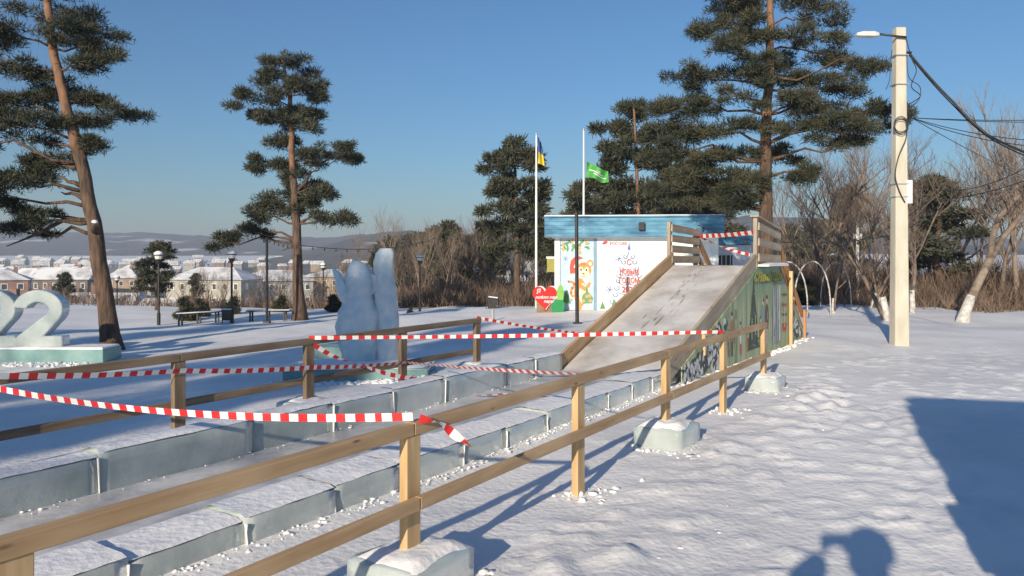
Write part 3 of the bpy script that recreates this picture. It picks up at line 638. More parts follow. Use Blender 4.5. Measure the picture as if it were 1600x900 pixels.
ell(.88,1.34,.28,.28,'tiger_orange','tiger_head',p1); ell(.90,1.22,.21,.15,'tiger_cream','tiger_cheeks',p1); ell(.82,1.38,.075,.085,'tiger_cream','eye_patch',p1); ell(1.01,1.37,.07,.085,'tiger_cream','eye_patch',p1)
ell(.83,1.365,.028,.042,'ink_dark','tiger_eye',p1); ell(1.0,1.355,.028,.042,'ink_dark','tiger_eye',p1); ell(.905,1.235,.04,.028,'dark_stripe','tiger_nose',p1)
kline([(.84,1.15),(.905,1.13),(.97,1.15)], .016, 'ink_dark', 'tiger_mouth', p1)
for k in range(3): kline([(.84+.05*k,1.50),(.86+.04*k,1.58)], .02, 'dark_stripe', 'tiger_stripe', p1)
kpoly([(.48,1.22),(.46,1.45),(.50,1.66),(.62,1.78),(.80,1.80),(1.0,1.66),(.95,1.60),(.75,1.62),(.64,1.50),(.62,1.25)], 'hat_red', 'red_hat', p1)
kline([(.64,1.42),(.70,1.58),(.84,1.66),(1.0,1.66)], .11, 'poster_white', 'hat_trim', p1); ell(.55,1.17,.09,.07,'poster_white','hat_bobble',p1)
# lettering poster: x 1.34..5.18
TX = 2.37
for body, sz, z_, xs_, bo in (('С', .26, 1.52, .9, .002), ('НОВЫМ', .235, 1.22, .66, .004), ('ГОДОМ', .245, .94, .70, .004), ('2022', .27, .64, .85, .006)):
    lettering(body, sz, KM @ Vector((TX,-.05,z_)), KE, KN, M['ink_red'], p2, bold=bo, xs=xs_)
ell(1.60, 2.24, .09, .05, 'ink_red', 'red_mark', p2, .4); ell(1.55, 2.22, .05, .03, 'ink_red', 'red_mark', p2, .5)
lettering('РОССИЯ', .13, KM @ Vector((2.02,-.05,2.17)), KE, KN, M['ink_red'], p2)
def curl(cx, cz, r, a0, turns, w=.028, grow=.75):
    n = 16; kline([(cx+r*(1-grow*i/n)*math.cos(a0+turns*2*math.pi*i/n), cz+r*(1-grow*i/n)*math.sin(a0+turns*2*math.pi*i/n)) for i in range(n+1)], w, 'ink_blue', 'blue_scroll', p2)
kpoly([(TX-.04,2.02),(TX+.04,2.02),(TX,2.32)], 'ink_blue', 'tree_tip', p2); ell(TX,2.06,.05,.07,'ink_blue','tree_tip',p2)
kline([(TX,1.98),(TX-.02,1.88),(TX-.07,1.80)], .025, 'ink_blue', 'blue_scroll', p2)
for sgn in (-1, 1):
    for x_, z_, r_, a0 in ((.16,1.78,.10,1.0),(.26,1.62,.12,.5),(.36,1.40,.10,.8),(.50,1.18,.11,.3),(.56,1.00,.09,.9),(.60,.78,.12,.2),(.68,.56,.12,.5),(.80,.34,.14,.4)):
        curl(TX+sgn*x_*.62, z_, r_*.8, a0 if sgn > 0 else math.pi-a0, sgn*-.9)
for z_, w in ((1.17,.5),(.88,.55),(.58,.62)): kline([(TX-w*.62,z_+.06),(TX-w*.3,z_-.01),(TX,z_+.02),(TX+w*.3,z_-.01),(TX+w*.62,z_+.06)], .024, 'ink_blue', 'blue_scroll', p2)
for x_, z_, r_, c in ((2.05,1.72,.13,'ink_blue'),(1.75,1.30,.16,'pale_red'),(1.75,.72,.13,'ink_blue'),(3.55,1.58,.10,'ink_blue'),(3.95,1.85,.16,'pale_red'),(1.62,.28,.12,'pale_red'),(3.9,1.0,.12,'ink_blue'),(4.6,1.4,.14,'pale_red')): flake(x_, z_, r_, c, p2)
for x_, h_ in ((1.52,.25),(1.88,.34),(4.2,.3),(4.5,.4)): kpoly([(x_-.09,.10),(x_+.09,.10),(x_,.10+h_)], 'leaf_green', 'little_fir', p2)
# ---- second kiosk behind
k2o = P(1085, 470, 28); k2 = root('kiosk', 'white kiosk with dark blue roof band behind the slide platform', 'kiosk', (k2o.x, k2o.y, -.6))
K2 = Matrix.Translation(Vector((k2o.x, k2o.y, -.6)))
MB().box((1.1,1.2,1.3), (2.0,2.4,2.6)).build('wall', flat('kiosk_bluewhite', (.62,.66,.72)), k2, mw=K2)
MB().box((1.0,1.2,2.78), (2.6,2.9,.32)).build('roof_band', M['blue_planks'], k2, mw=K2)
bevel(MB().box((1.0,1.2,2.97), (2.6,2.9,.07)).build('roof_snow', M['snowcap'], k2, mw=K2), .03, 3)
wd = MB().box((1.0,-.01,1.95), (.8,.04,.55)).build('window', M['black'], k2, mw=K2)
for k in range(5): MB().box((.68+.16*k,-.04,1.95), (.025,.025,.55)).build('window_bar', M['metal'], wd, mw=K2)

# ================================================================== heart sign, green figure, flags
def poly_prism(name, poly, o, ax, nrm, th, mat, par):
    ax = Vector(ax).normalized(); nrm = Vector(nrm).normalized(); up = Vector((0,0,1)); n = len(poly); b = MB()
    b.v = [tuple(Vector(o)+ax*p[0]+up*p[1]) for p in poly]+[tuple(Vector(o)+ax*p[0]+up*p[1]+nrm*th) for p in poly]
    b.f = [tuple(reversed(range(n))), tuple(n+i for i in range(n))]+[(i,(i+1)%n,n+(i+1)%n,n+i) for i in range(n)]
    return b.build(name, mat, par)
hp = P(851, 480, 24.0); hp.z = gz(hp.x, hp.y)
HR = root('heart_sign', 'red heart-shaped park sign with white lettering beside the kiosk', 'sign', hp)
hpoly = []
for i in range(40):
    t_ = 2*math.pi*i/40; hpoly.append((.0245*16*math.sin(t_)**3, .52+.027*(13*math.cos(t_)-5*math.cos(2*t_)-2*math.cos(3*t_)-math.cos(4*t_))))
FN = (.12,-1,0)
poly_prism('white_rim', [(p[0]*1.0+.02, p[1]+.02) for p in hpoly], hp+Vector((.02,.10,0)), (1,.12,0), FN, .1, M['white_paint'], HR)
poly_prism('heart_face', hpoly, hp, (1,.12,0), FN, .02, flat('heart_red', (.66,.02,.02)), HR)
for body, sz, dx, dz in (('Я', .21, -.20, .62), ('люблю наш', .125, .05, .46), ('парк!', .125, .13, .33)):
    lettering(body, sz, hp+Vector((dx,dx*.12-.026,dz)), (1,.12,0), FN, M['white_paint'], HR, shear=.15, bold=.003)
MB().box(hp+Vector((0,.12,.15)), (.5,.08,.5)).build('support', M['old_shaded_wood'], HR)
gp = P(873, 478, 24.1); gp.z = gz(gp.x, gp.y)
GF = root('cutout_figure', 'green cut-out board figure between the heart sign and kiosk', 'sign', gp)
flat('cut_green', (.02,.27,.09)); flat('cut_lime', (.22,.50,.10))
poly_prism('lower_board', [(-.22,.0),(.16,.0),(.18,.3),(.1,.5),(-.1,.52),(-.24,.3)], gp, (1,.12,0), FN, .03, M['cut_green'], GF)
poly_prism('upper_board', [(-.06,.42),(.14,.40),(.16,.7),(.10,.88),(.0,.86),(-.07,.7)], gp+Vector((0,-.032,0)), (1,.12,0), FN, .03, M['cut_lime'], GF)
def flagpole(label, px, ytop, d, flagf, ybase):
    b = P(px, ybase, d); b.z = gz(b.x, b.y); t_ = P(px, ytop, d); r = root('flagpole', label, 'flagpole', b)
    MB().tube([b+Vector((0,0,-.2)), b.lerp(Vector((b.x,b.y,t_.z)), .5), Vector((b.x,b.y,t_.z))], [.055,.045,.03], 10).build('pole', M['white_paint'], r, smooth=True)
    MB().tube([Vector((b.x,b.y,t_.z-.02)), Vector((b.x,b.y,t_.z+.03)), Vector((b.x,b.y,t_.z+.07))], [.035,.05,.01], 8).build('finial', M['metal'], r, smooth=True)
    return r, b, t_
def cloth(name, corner_fn, nu, nv, mats, split, par):
    V = [tuple(corner_fn(i/nu, j/nv)) for j in range(nv+1) for i in range(nu+1)]
    Fq = []; mi = []
    for j in range(nv):
        for i in range(nu): k = j*(nu+1)+i; Fq.append((k,k+1,k+nu+2,k+nu+1)); mi.append(split(i/nu, j/nv))
    me = newmesh(name, V, Fq, True); o = obj(name, me, mats, par); me.polygons.foreach_set('material_index', mi); return o
r, b, t_ = flagpole('tall white flagpole with a limp blue and yellow flag', 838, 210, 28, None, 470)
cloth('flag', lambda u, v: Vector((t_.x+.05+.34*u*(.35+.65*v)+.05*math.sin(u*9+v*3)*v, t_.y+.10*math.sin(u*11+v*2), t_.z-.05-1.0*v-.25*u*(1-v*.3))), 14, 16, [flat('flag_blue', (.06,.13,.36)), flat('flag_yellow', (.62,.50,.05))], lambda u, v: 1 if v > .52 else 0, r)
r, b, t2 = flagpole('tall white flagpole with a green flag blowing at half height', 912, 203, 30, None, 474)
f0 = P(917, 253, 30)
fl = cloth('flag', lambda u, v: Vector((f0.x+.86*u, f0.y+.12*math.sin(u*8+v*2), f0.z-.38*u-.62*v+.16*u*v+.04*math.sin(u*7))), 20, 10, [flat('flag_green', (.06,.33,.06))], lambda u, v: 0, r)
for k, (u0, v0, u1) in enumerate(((.12,.45,.75),(.30,.62,.9),(.5,.3,.62))):
    bb = MB()
    fp = lambda u, v: Vector((f0.x+.86*u, f0.y+.12*math.sin(u*8+v*2)-.012, f0.z-.38*u-.62*v+.16*u*v+.04*math.sin(u*7)))
    pts = [(u0+(u1-u0)*i/12) for i in range(13)]
    bb.v = [tuple(fp(u, v0)) for u in pts]+[tuple(fp(u, v0+.06)) for u in pts]; bb.f = [(i,i+1,14+i,13+i) for i in range(12)]
    bb.build('flag_stripe', M['white_film'], fl)

# ================================================================== poles, lamps, wires
def wire(label, pts, sag, rad=.012, name='overhead_wire', group='overhead wires', bulbs=False, mat='black'):
    path = []
    for k in range(len(pts)-1):
        a_, b_ = Vector(pts[k]), Vector(pts[k+1])
        for i in range(15 if k < len(pts)-2 else 16): f = i/15; p = a_.lerp(b_, f); p.z -= sag*4*f*(1-f); path.append(p)
    if not bulbs:
        return tag(MB().tube(path, rad, 5).build(name, M[mat], None, smooth=True), label, 'wire', group)
    r = root(name, label, 'string lights', path[0], group); MB().tube(path, rad, 5).build('cable', M['black'], r, smooth=True)
    for i in range(1, len(path)-1, 2):
        p = path[i]; MB().tube([p, p-Vector((0,0,.05)), p-Vector((0,0,.09)), p-Vector((0,0,.13))], [.018,.022,.04,.012], 6).build('bulb', M['black'], r, smooth=True)
    return r
pb = P(1405, 541, 15.0); pb.z = -.18; ptop = P(1405, 44, 15.0)
UP = root('utility_pole', 'pale concrete utility pole with street light, cables and white meter box', 'utility pole', pb)
b = MB()
for k, (z_, w) in enumerate(((pb.z-.3,.145),(ptop.z,.098))):
    for (x_, y_) in ((-w,-w*.9),(w,-w*.9),(w,w*.9),(-w,w*.9)): b.v.append((pb.x+x_, pb.y+y_, z_))
b.f = [(3,2,1,0),(4,5,6,7),(0,1,5,4),(1,2,6,5),(2,3,7,6),(3,0,4,7)]
bevel(b.build('pole_shaft', M['concrete'], UP), .02, 2)
def Q(px, py, dd=0): return P(px, py, 15.0+dd)
MB().tube([Q(1416,58,-.14), Q(1404,57,-.14), Q(1372,53,-.14)], .022, 8).build('lamp_arm', M['black'], UP, smooth=True)
lh = MB(); c = Q(1357,54,-.14); lh.v = []
for (x_, h0, h1, w) in ((-.24,-.03,.03,.05),(-.12,-.045,.05,.09),(.10,-.05,.05,.09),(.20,-.03,.03,.05)):
    lh.v += [(c.x+x_,c.y-w,c.z+h0),(c.x+x_,c.y+w,c.z+h0),(c.x+x_,c.y+w*.8,c.z+h1),(c.x+x_,c.y-w*.8,c.z+h1)]
for k in range(3):
    for j in range(4): lh.f.append((k*4+j, k*4+(j+1)%4, k*4+4+(j+1)%4, k*4+4+j))
lh.f += [(3,2,1,0),(12,13,14,15)]; bevel(lh.build('lamp_head', flat('lamp_grey', (.62,.62,.58)), UP), .012, 2)
bx_ = MB().box(Q(1419,300,-.05), (.11,.14,.46)).build('meter_box', M['white_paint'], UP); bevel(bx_, .01)
for y_ in (88, 133, 288, 308): MB().box((pb.x, pb.y, P(0,y_,15).z), (.27,.25,.02)).build('strap_band', M['metal'], UP)
def cable(pts, rad, name='cable'): 
    pts = [Vector(p) for p in pts]; path = []
    for i in range(len(pts)-1):
        p0 = pts[max(i-1,0)]; p1_ = pts[i]; p2_ = pts[i+1]; p3 = pts[min(i+2,len(pts)-1)]
        for k in range(6):
            t = k/6; path.append(.5*((2*p1_)+(p2_-p0)*t+(2*p0-5*p1_+4*p2_-p3)*t*t+(3*p1_-p0-3*p2_+p3)*t**3))
    path.append(pts[-1]); MB().tube(path, rad, 5).build(name, M['black'], UP, smooth=True)
cable([Q(1416,60,-.13), Q(1424,90,-.1), Q(1432,110,-.1), Q(1424,135,-.1), Q(1438,150,-.1), Q(1420,163,-.1)], .010)
cable([Q(1417,80,-.1), Q(1420,120,-.15), Q(1437,135,-.1), Q(1436,155,-.1), Q(1418,170,-.14)], .008)
cable([Q(1394,78,-.1), Q(1391,100,-.15), Q(1390,125,-.16), Q(1384,140,-.1)], .007)
for k in range(3):
    cable([Q(1408+11*math.cos(i*.8+k), 194+12*math.sin(i*.8+k)+k*2, -.15-.012*k) for i in range(9)], .008, 'cable_coil')
cable([Q(1416,190,-.15), Q(1416,215,-.16), Q(1404,245,-.16), Q(1399,275,-.16), Q(1406,300,-.16), Q(1414,316,-.15)], .012)
for py in (82, 183): MB().tube([Q(1413,py,-.05), Q(1424,py,-.02)], .02, 6).build('insulator', M['black'], UP, smooth=True)
E = 13.0
wire('thick black cable bundle drooping away from the top of the concrete pole', [Q(1420,82), P(1490,160,14.4), P(1545,212,14.0), P(1640,252,E)], .03, .022)
wire('second strand beside the thick cable bundle on the concrete pole', [Q(1420,85), P(1495,170,14.4), P(1550,218,14.0), P(1640,256,E)], .04, .012)
for k, (y1, dd, sg) in enumerate(((187,15,.03),(191,15.6,.03),(222,13,.10),(232,12,.12),(300,22,.1))):
    wire(['upper of two level wires from the concrete pole', 'lower of two level wires from the concrete pole', 'slightly sloping wire from the coil on the pole', 'sagging wire from the coil on the pole', 'steeply sloping thin wire from the concrete pole'][k], [Q(1424,184), P(1660,y1,dd)], sg, .008)
wire('garland cable strung from the bare trees to the right of the pole', [P(1640,240,16), P(1470,297,22), P(1330,378,26)], .25, .012)
wire('bulb garland hung behind the slide towards the whitewashed trees', [P(1090,352,19), P(1216,378,19), P(1400,366,20), P(1475,312,21), P(1640,268,18)], .10, .012, 'string_lights', 'strings of bulbs', True)
# park lamps
def make_lamp():
    r = root('park_lamp', 'x', 'street lamp', (0,0,0), 'black park lamps')
    MB().tube([(0,0,-.3),(0,0,.5),(0,0,.52),(0,0,2.62)], [.075,.075,.05,.042], 10).build('post', M['black'], r, smooth=False, local=True)
    MB().tube([(0,0,2.60),(0,0,2.66),(0,0,2.80)], [.05,.09,.15], 10).build('lamp_cup', M['black'], r, local=True)
    MB().tube([(0,0,2.80),(0,0,2.95)], [.14,.17], 10).build('lamp_glass', M['glass_lamp'], r, local=True)
    MB().tube([(0,0,2.95),(0,0,2.97),(0,0,3.03),(0,0,3.07)], [.20,.21,.15,.03], 12).build('lamp_cap', M['black'], r, local=True)
    MB().tube([(0,0,2.99),(0,0,3.06),(0,0,3.12),(0,0,3.15)], [.20,.19,.12,.02], 12).build('snow_cap', M['snowcap'], r, smooth=True, local=True)
    return r
lamp0 = make_lamp()
lamps = [(248,508,31,3.0,'park lamp on the snow beside the bushy pine and the bench'),(362,505,31,2.95,'park lamp beside the litter bin and end of the bench'),(505,482,50,3.0,'slim park lamp behind the tall pine, before the brown apartment block'),
 (656,487,40,3.0,'park lamp standing just behind the blue ice sculpture'),(746,470,54,3.0,'park lamp in front of the bare wood by the snow heap'),(823,468,55,2.9,'park lamp close to the pine by the flagpole'),(183,500,48,2.8,'park lamp right beside the leaning pine trunk'),(773,460,75,2.7,'small far park lamp among bare trees')]
for k, (px, py, d, hh, lab) in enumerate(lamps):
    o = lamp0 if k == 0 else copy_tree(lamp0); p = P(px, py, d); p.z = min(p.z, gz(p.x, p.y)+.05); o.location = p; o['label'] = lab; o.scale = (hh/3.1,)*3
    for ch in o.children: pass
pp = P(417, 505, 31); pg = gz(pp.x, pp.y); PL = root('garland_pole', 'plain black pole carrying a bulb garland beside the tall pine', 'pole', (pp.x,pp.y,pg))
MB().tube([(pp.x,pp.y,pg-.2),(pp.x,pp.y,P(417,372,31).z)], .055, 8).build('pole', M['black'], PL); MB().box((pp.x,pp.y,pg+.05),(.25,.25,.1)).build('base_plate', M['black'], PL)
wire('bulb garland from the black pole to beyond the ice sculpture', [P(418,373,31), P(470,383,31), P(600,388,34), P(680,372,38)], .10, .014, 'string_lights', 'strings of bulbs', True)
kp = P(902, 503, 19.5); kz = gz(kp.x, kp.y); KP = root('garland_pole', 'plain black pole standing in front of the tiger poster', 'pole', (kp.x,kp.y,kz))
MB().tube([(kp.x,kp.y,kz-.2),(kp.x-.02,kp.y,P(900,331,19.5).z)], [.05,.045], 8).build('pole', M['black'], KP); MB().box((kp.x,kp.y,kz+.03),(.22,.22,.06)).build('base_plate', M['black'], KP)
# benches and bins
def bench(label, xa, ya, xb, yb, d):
    a_, b_ = P(xa, ya, d), P(xb, yb, d+.6); a_.z = gz(a_.x,a_.y); b_.z = gz(b_.x,b_.y); m_ = (a_+b_)/2
    r = root('park_bench', label, 'bench', (m_.x,m_.y,m_.z), 'backless park benches')
    for w in (-.13, 0, .13): board('seat_plank', a_+Vector((-.1,w,.44)), b_+Vector((.1,w,.44)), .11, .04, M['black'], r)
    board('seat_snow', a_+Vector((-.08,0,.475)), b_+Vector((.08,0,.475)), .34, .03, M['snowcap'], r, bev=.012)
    for f in (.06,.5,.94):
        p = a_.lerp(b_, f)
        for w in (-.15,.15): MB().box(p+Vector((0,w,.16)), (.06,.06,.52)).build('leg', M['black'], r)
bench('snow-dusted backless bench between two park lamps', 278, 507, 343, 503, 31); bench('low backless bench at the foot of the tall pine', 389, 501, 449, 494, 32)
def bin_(label, px, py, d, tilt):
    p = P(px, py, d); p.z = gz(p.x,p.y); r = root('litter_bin', label, 'litter bin', p)
    m = Matrix.Translation(p) @ Matrix.Rotation(tilt, 4, 'Y')
    b = MB(); b.v = [(-.16,-.13,.12),(.16,-.13,.12),(.16,.13,.12),(-.16,.13,.12),(-.21,-.17,.56),(.21,-.17,.56),(.21,.17,.56),(-.21,.17,.56)]; b.f = [(3,2,1,0),(0,1,5,4),(1,2,6,5),(2,3,7,6),(3,0,4,7),(4,5,6,7)]
    b.build('bucket', M['black'], r, mw=m)
    for x_ in (-.23,.23): MB().box((x_,0,.33), (.03,.04,.74)).build('side_post', M['black'], r, mw=m)
    MB().box((0,0,.70), (.48,.06,.03)).build('top_bar', M['black'], r, mw=m); bevel(MB().box((0,0,.58), (.38,.30,.04)).build('snow', M['snowcap'], r, mw=m), .015)
bin_('black litter bin at the foot of a park lamp by the bench', 356, 506, 31, 0); bin_('tilted black litter bin on the snow left of the heart sign', 768, 487, 30, .12)
so = P(770, 499, 22); so.z = gz(so.x,so.y); SP = root('marker_post', 'short grey marker post sticking out of the snow behind the fence', 'post', so)
MB().tube([so+Vector((0,0,-.1)), so+Vector((0,0,.34))], .045, 8).build('stake', M['metal'], SP); MB().box(so+Vector((-.1,0,.04)), (.34,.1,.05)).build('foot', M['old_shaded_wood'], SP)
# arches at the right
M['frost_metal'] = nm('frosted_metal', (.30,.28,.26), (.62,.61,.60), 9, .7, detail=5)
for k, (xa, xb, yt, yb, d) in enumerate(((1200,1262,409,480,24),(1240,1298,408,482,25),(1282,1330,410,470,30))):
    a_, b_ = P(xa,yb,d), P(xb,yb,d); zt = P(0,yt,d).z; za = gz(a_.x,a_.y); pts = []
    for i in range(17): t_ = math.pi*i/16; pts.append(Vector(((a_.x+b_.x)/2-(b_.x-a_.x)/2*math.cos(t_), d, za+(zt-za)*math.sin(t_)**.75)))
    tag(MB().tube(pts, .024, 6).build('metal_arch', M['frost_metal'], None, smooth=True), ['frosted white garden arch right behind the slide stairs','frosted white garden arch next to a whitewashed trunk','frosted white garden arch set back among the shrubs'][k], 'arch', 'white garden arches')
mp = P(1340,480,34); mz = gz(mp.x,mp.y); ma = root('frosted_mast', 'thin mottled white mast rising from the brown shrubs', 'mast', (mp.x,mp.y,mz))
MB().tube([(mp.x,mp.y,mz-.2),(mp.x,mp.y,P(0,348,34).z)], [.08,.06], 7).build('pole', M['whitewash'], ma); MB().box((mp.x,mp.y,P(0,369,34).z), (.3,.2,.22)).build('bracket', M['whitewash'], ma)

# ================================================================== ice figures
def digit_two(name, par, x0, d, zb, w, h, th):
    """a fat numeral 2 cut from an ice slab"""
    out = []; n = 18; cx, cz, ro, ri = .5, .67, .5, .22
    outer = [(cx+ro*math.cos(t), cz+.33*math.sin(t)) for t in [math.pi*.97-i*(math.pi*1.22)/n for i in range(n+1)]]
    inner = [(cx+ri*math.cos(t), cz+.12*math.sin(t)) for t in [math.pi*.97-i*(math.pi*1.15)/n for i in range(n+1)]]
    poly = outer+[(.62,.22),(1.0,.22),(1.0,0),(0,0),(0,.16)]+inner[::-1]
    pl = [(x*w, z*h) for x, z in poly]
    o = poly_prism(name, pl, Vector((x0, d, zb)), (1,.05,0), (.05,-1,0), th, M['ice'], par); bevel(o, .025, 2); return o
zb = P(0,543,13.5).z; NR = root('ice_numerals', 'large carved ice numerals standing on a greenish ice plinth', 'ice sculpture', (-10.0,13.5,-.3))
W = .86; hgt = (543-452)/F*13.5
xs = [P(108,0,13.5).x-W-k*.84 for k in range(4)]
for k in (0, 1, 3): digit_two('numeral', NR, xs[k], 13.5+.02*k, zb, W, hgt, .26)
zo = [(.5+.5*math.cos(t), .5+.5*math.sin(t)) for t in [2*math.pi*i/28 for i in range(28)]]
b = MB(); zi = [(.5+.2*math.cos(t), .5+.26*math.sin(t)) for t in [2*math.pi*i/28 for i in range(28)]]
for yy in (0,-.26):
    b.v += [(xs[2]+x*W, 13.54+yy, zb+z*hgt) for x, z in zo]; b.v += [(xs[2]+x*W, 13.54+yy, zb+z*hgt) for x, z in zi]
for i in range(28):
    j = (i+1) % 28; b.f += [(i,j,28+j,28+i), (56+i,84+i,84+j,56+j), (i,56+i,56+j,j), (28+i,28+j,84+j,84+i)]
bevel(b.build('numeral', M['ice'], NR), .02, 2)
V, Qd = rough_block(0,1,0,1,0,1,1)   # warm up shapes
pl = MB().box((xs[3]+2.0, 13.42, zb-.16), (4.4,.62,.34)); bevel(pl.build('ice_plinth', M['ice_green'], NR), .02, 2)
bevel(MB().box((xs[3]+2.0, 13.42, zb+.02), (4.36,.58,.05)).build('plinth_snow', M['snowcap'], NR), .02, 2)
# angel-like figure and pillar
def lathe_lump(name, par, rows, mat, seed, n=28, amp=.05, yscale=.7):
    """stacked uneven rings: rows of (x, y, z, rx)"""
    V = []; k = len(rows)
    zs = np.linspace(0, k-1, k*4-3)
    arr = np.array(rows, float); A = np.stack([np.interp(zs, range(k), arr[:,c]) for c in range(4)], 1)
    for r_i, (x, y, z, r_) in enumerate(A):
        for j in range(n):
            an = 2*math.pi*j/n; q = 1+amp*4*float(vnoise(np.array([an*2.2+seed]), np.array([z*5+seed]), seed)[0])+amp*2*float(vnoise(np.array([an*5+seed]), np.array([z*13]), seed+1)[0])
            V.append((x+r_*q*math.cos(an), y+r_*yscale*q*math.sin(an), z))
    m_ = len(A); Fq = [(i*n+j, i*n+(j+1)%n, (i+1)*n+(j+1)%n, (i+1)*n+j) for i in range(m_-1) for j in range(n)]
    Fq += [tuple(reversed(range(n))), tuple((m_-1)*n+j for j in range(n))]
    return obj(name, newmesh(name, V, Fq, True), mat, par)
D0 = 10.3
def fx(px): return (px-800)/F*D0
def fz(py): return H-(py-400)/F*D0
AN = root('ice_sculpture', 'translucent blue ice sculpture of a winged figure beside a tall pillar', 'ice sculpture', (fx(572), D0, gz(fx(572), D0)))
px2m = D0/F
lathe_lump('figure_body', AN, [(fx(566),D0,fz(600),30*px2m),(fx(566),D0,fz(570),31*px2m),(fx(562),D0,fz(535),30*px2m),(fx(560),D0,fz(510),33*px2m),(fx(560),D0,fz(485),30*px2m),(fx(562),D0,fz(460),22*px2m),(fx(563),D0,fz(442),25*px2m),(fx(561),D0,fz(425),20*px2m),(fx(559),D0,fz(412),12*px2m),(fx(558),D0,fz(407),3*px2m)], M['ice_blue'], 3, amp=.075)
wb = MB(); wpoly = [(fx(519),fz(418)),(fx(530),fz(424)),(fx(541),fz(444)),(fx(552),fz(448)),(fx(556),fz(470)),(fx(545),fz(482)),(fx(533),fz(470)),(fx(526),fz(452)),(fx(524),fz(436))]
def slab(name, poly, y, th, mat, par):
    n = len(poly); b = MB(); b.v = [(p[0], y-th/2, p[1]) for p in poly]+[(p[0]*1.0, y+th/2, p[1]) for p in poly]
    b.f = [tuple(range(n)), tuple(2*n-1-i for i in range(n))]+[(i, n+i, n+(i+1)%n, (i+1)%n) for i in range(n)]
    return bevel(b.build(name, mat, par), .02, 2)
slab('wing', wpoly, D0, .12, M['ice_blue'], AN)
slab('arm', [(fx(575),fz(425)),(fx(590),fz(430)),(fx(592),fz(452)),(fx(580),fz(462))], D0, .14, M['ice_blue'], AN)
lathe_lump('pillar', AN, [(fx(602),D0+.05,fz(600),24*px2m),(fx(602),D0+.05,fz(560),23*px2m),(fx(603),D0+.05,fz(520),21*px2m),(fx(602),D0+.05,fz(480),19*px2m),(fx(601),D0+.05,fz(452),18*px2m),(fx(599),D0+.05,fz(430),15*px2m),(fx(598),D0+.05,fz(410),16*px2m),(fx(600),D0+.05,fz(396),15*px2m),(fx(602),D0+.05,fz(388),10*px2m)], M['ice_blue'], 8, amp=.05, yscale=.8)
plz = gz(fx(572), 9.7)
pb_ = MB().box((fx(572), 10.05, .02), (1.85,.95,.30)); bevel(pb_.build('ice_plinth', M['ice_green'], AN), .02, 2)
MB().box((fx(525)-.1, 11.2, .10), (.75,.4,.34)).build('side_block', M['ice_green'], AN)
sl = np.linspace(-1,1,22); SX, SY = np.meshgrid(fx(572)+sl*.93, 10.05+sl*.49); SZ = .16+.03*(1-np.abs(sl)[None,:]**6)*(1-np.abs(sl)[:,None]**6)+.03*np.maximum(0,vnoise(SX*4,SY*5,61))
ii = np.arange(484).reshape(22,22); obj('plinth_snow', npmesh('plinth_snow', np.stack([SX,SY,SZ],-1).reshape(-1,3), np.stack([ii[:-1,:-1],ii[:-1,1:],ii[1:,1:],ii[1:,:-1]],-1).reshape(-1,4), True), M['snowcap'], AN)
# loose snow lumps: crumbs along walls, fence and blocks
def lumps(spots, seed):
    rg = np.random.default_rng(seed); V = []; T = []; ico = bpy.data.meshes.new('tmp'); import bmesh
    bm = bmesh.new(); bmesh.ops.create_icosphere(bm, subdivisions=1, radius=1); bv = np.array([v.co[:] for v in bm.verts]); bf = np.array([[v.index for v in f.verts] for f in bm.faces]); bm.free(); bpy.data.meshes.remove(ico)
    n = 0
    for (x, y, z, r_) in spots:
        s = r_*np.array([rg.uniform(.8,1.5), rg.uniform(.8,1.5), rg.uniform(.4,.9)]); q = bv*s*(1+.5*rg.uniform(-1,1,(len(bv),1)))
        V.append(q+[x,y,z]); T.append(bf+n); n += len(bv)
    return np.vstack(V), np.vstack(T)
sp = []; rg = random.Random(3)
def add_lumps(s_a, s_b, t_a, t_b, n, r0, r1, zf=None):
    for _ in range(n):
        s_, t_ = rg.uniform(s_a,s_b), rg.uniform(t_a,t_b); p = ST(s_,t_); sp.append((p.x,p.y,(gz(p.x,p.y) if zf is None else zf)+.005, rg.uniform(r0,r1)*rg.random()**.7))
add_lumps(-1,9.4,-3.40,-3.30,600,.004,.02); add_lumps(0,9.5,-2.15,-1.35,500,.004,.022); add_lumps(8.9,15.9,-3.30,-3.12,300,.01,.045); add_lumps(-1,8.4,-4.70,-4.60,200,.003,.014,.135)
for s_ in (2.78,6.08,9.23): add_lumps(s_-.4,s_+.4,-2.16,-1.98,70,.006,.035); add_lumps(s_-.35,s_-.2,-2.6,-2.1,30,.006,.035); add_lumps(s_+.2,s_+.38,-2.6,-2.1,35,.006,.035)
for s_ in (4.5,7.66,1.04): add_lumps(s_-.15,s_+.25,-2.5,-2.15,45,.006,.035)
for _ in range(240): x_ = rg.uniform(fx(455),fx(675)); y_ = rg.uniform(9.1,9.6); sp.append((x_,y_,gz(x_,y_),rg.uniform(.008,.04)))
for _ in range(260): x_ = rg.uniform(-10.5,-7.2); y_ = rg.uniform(12.6,13.1); sp.append((x_,y_,gz(x_,y_),rg.uniform(.008,.04)))
V, T = lumps(sp, 4); tag(obj('snow_crumbs', npmesh('snow_crumbs', V, T), M['snow']), 'broken crumbs of snow along the ice walls, fence posts and slide panel', 'snow', kind='stuff')
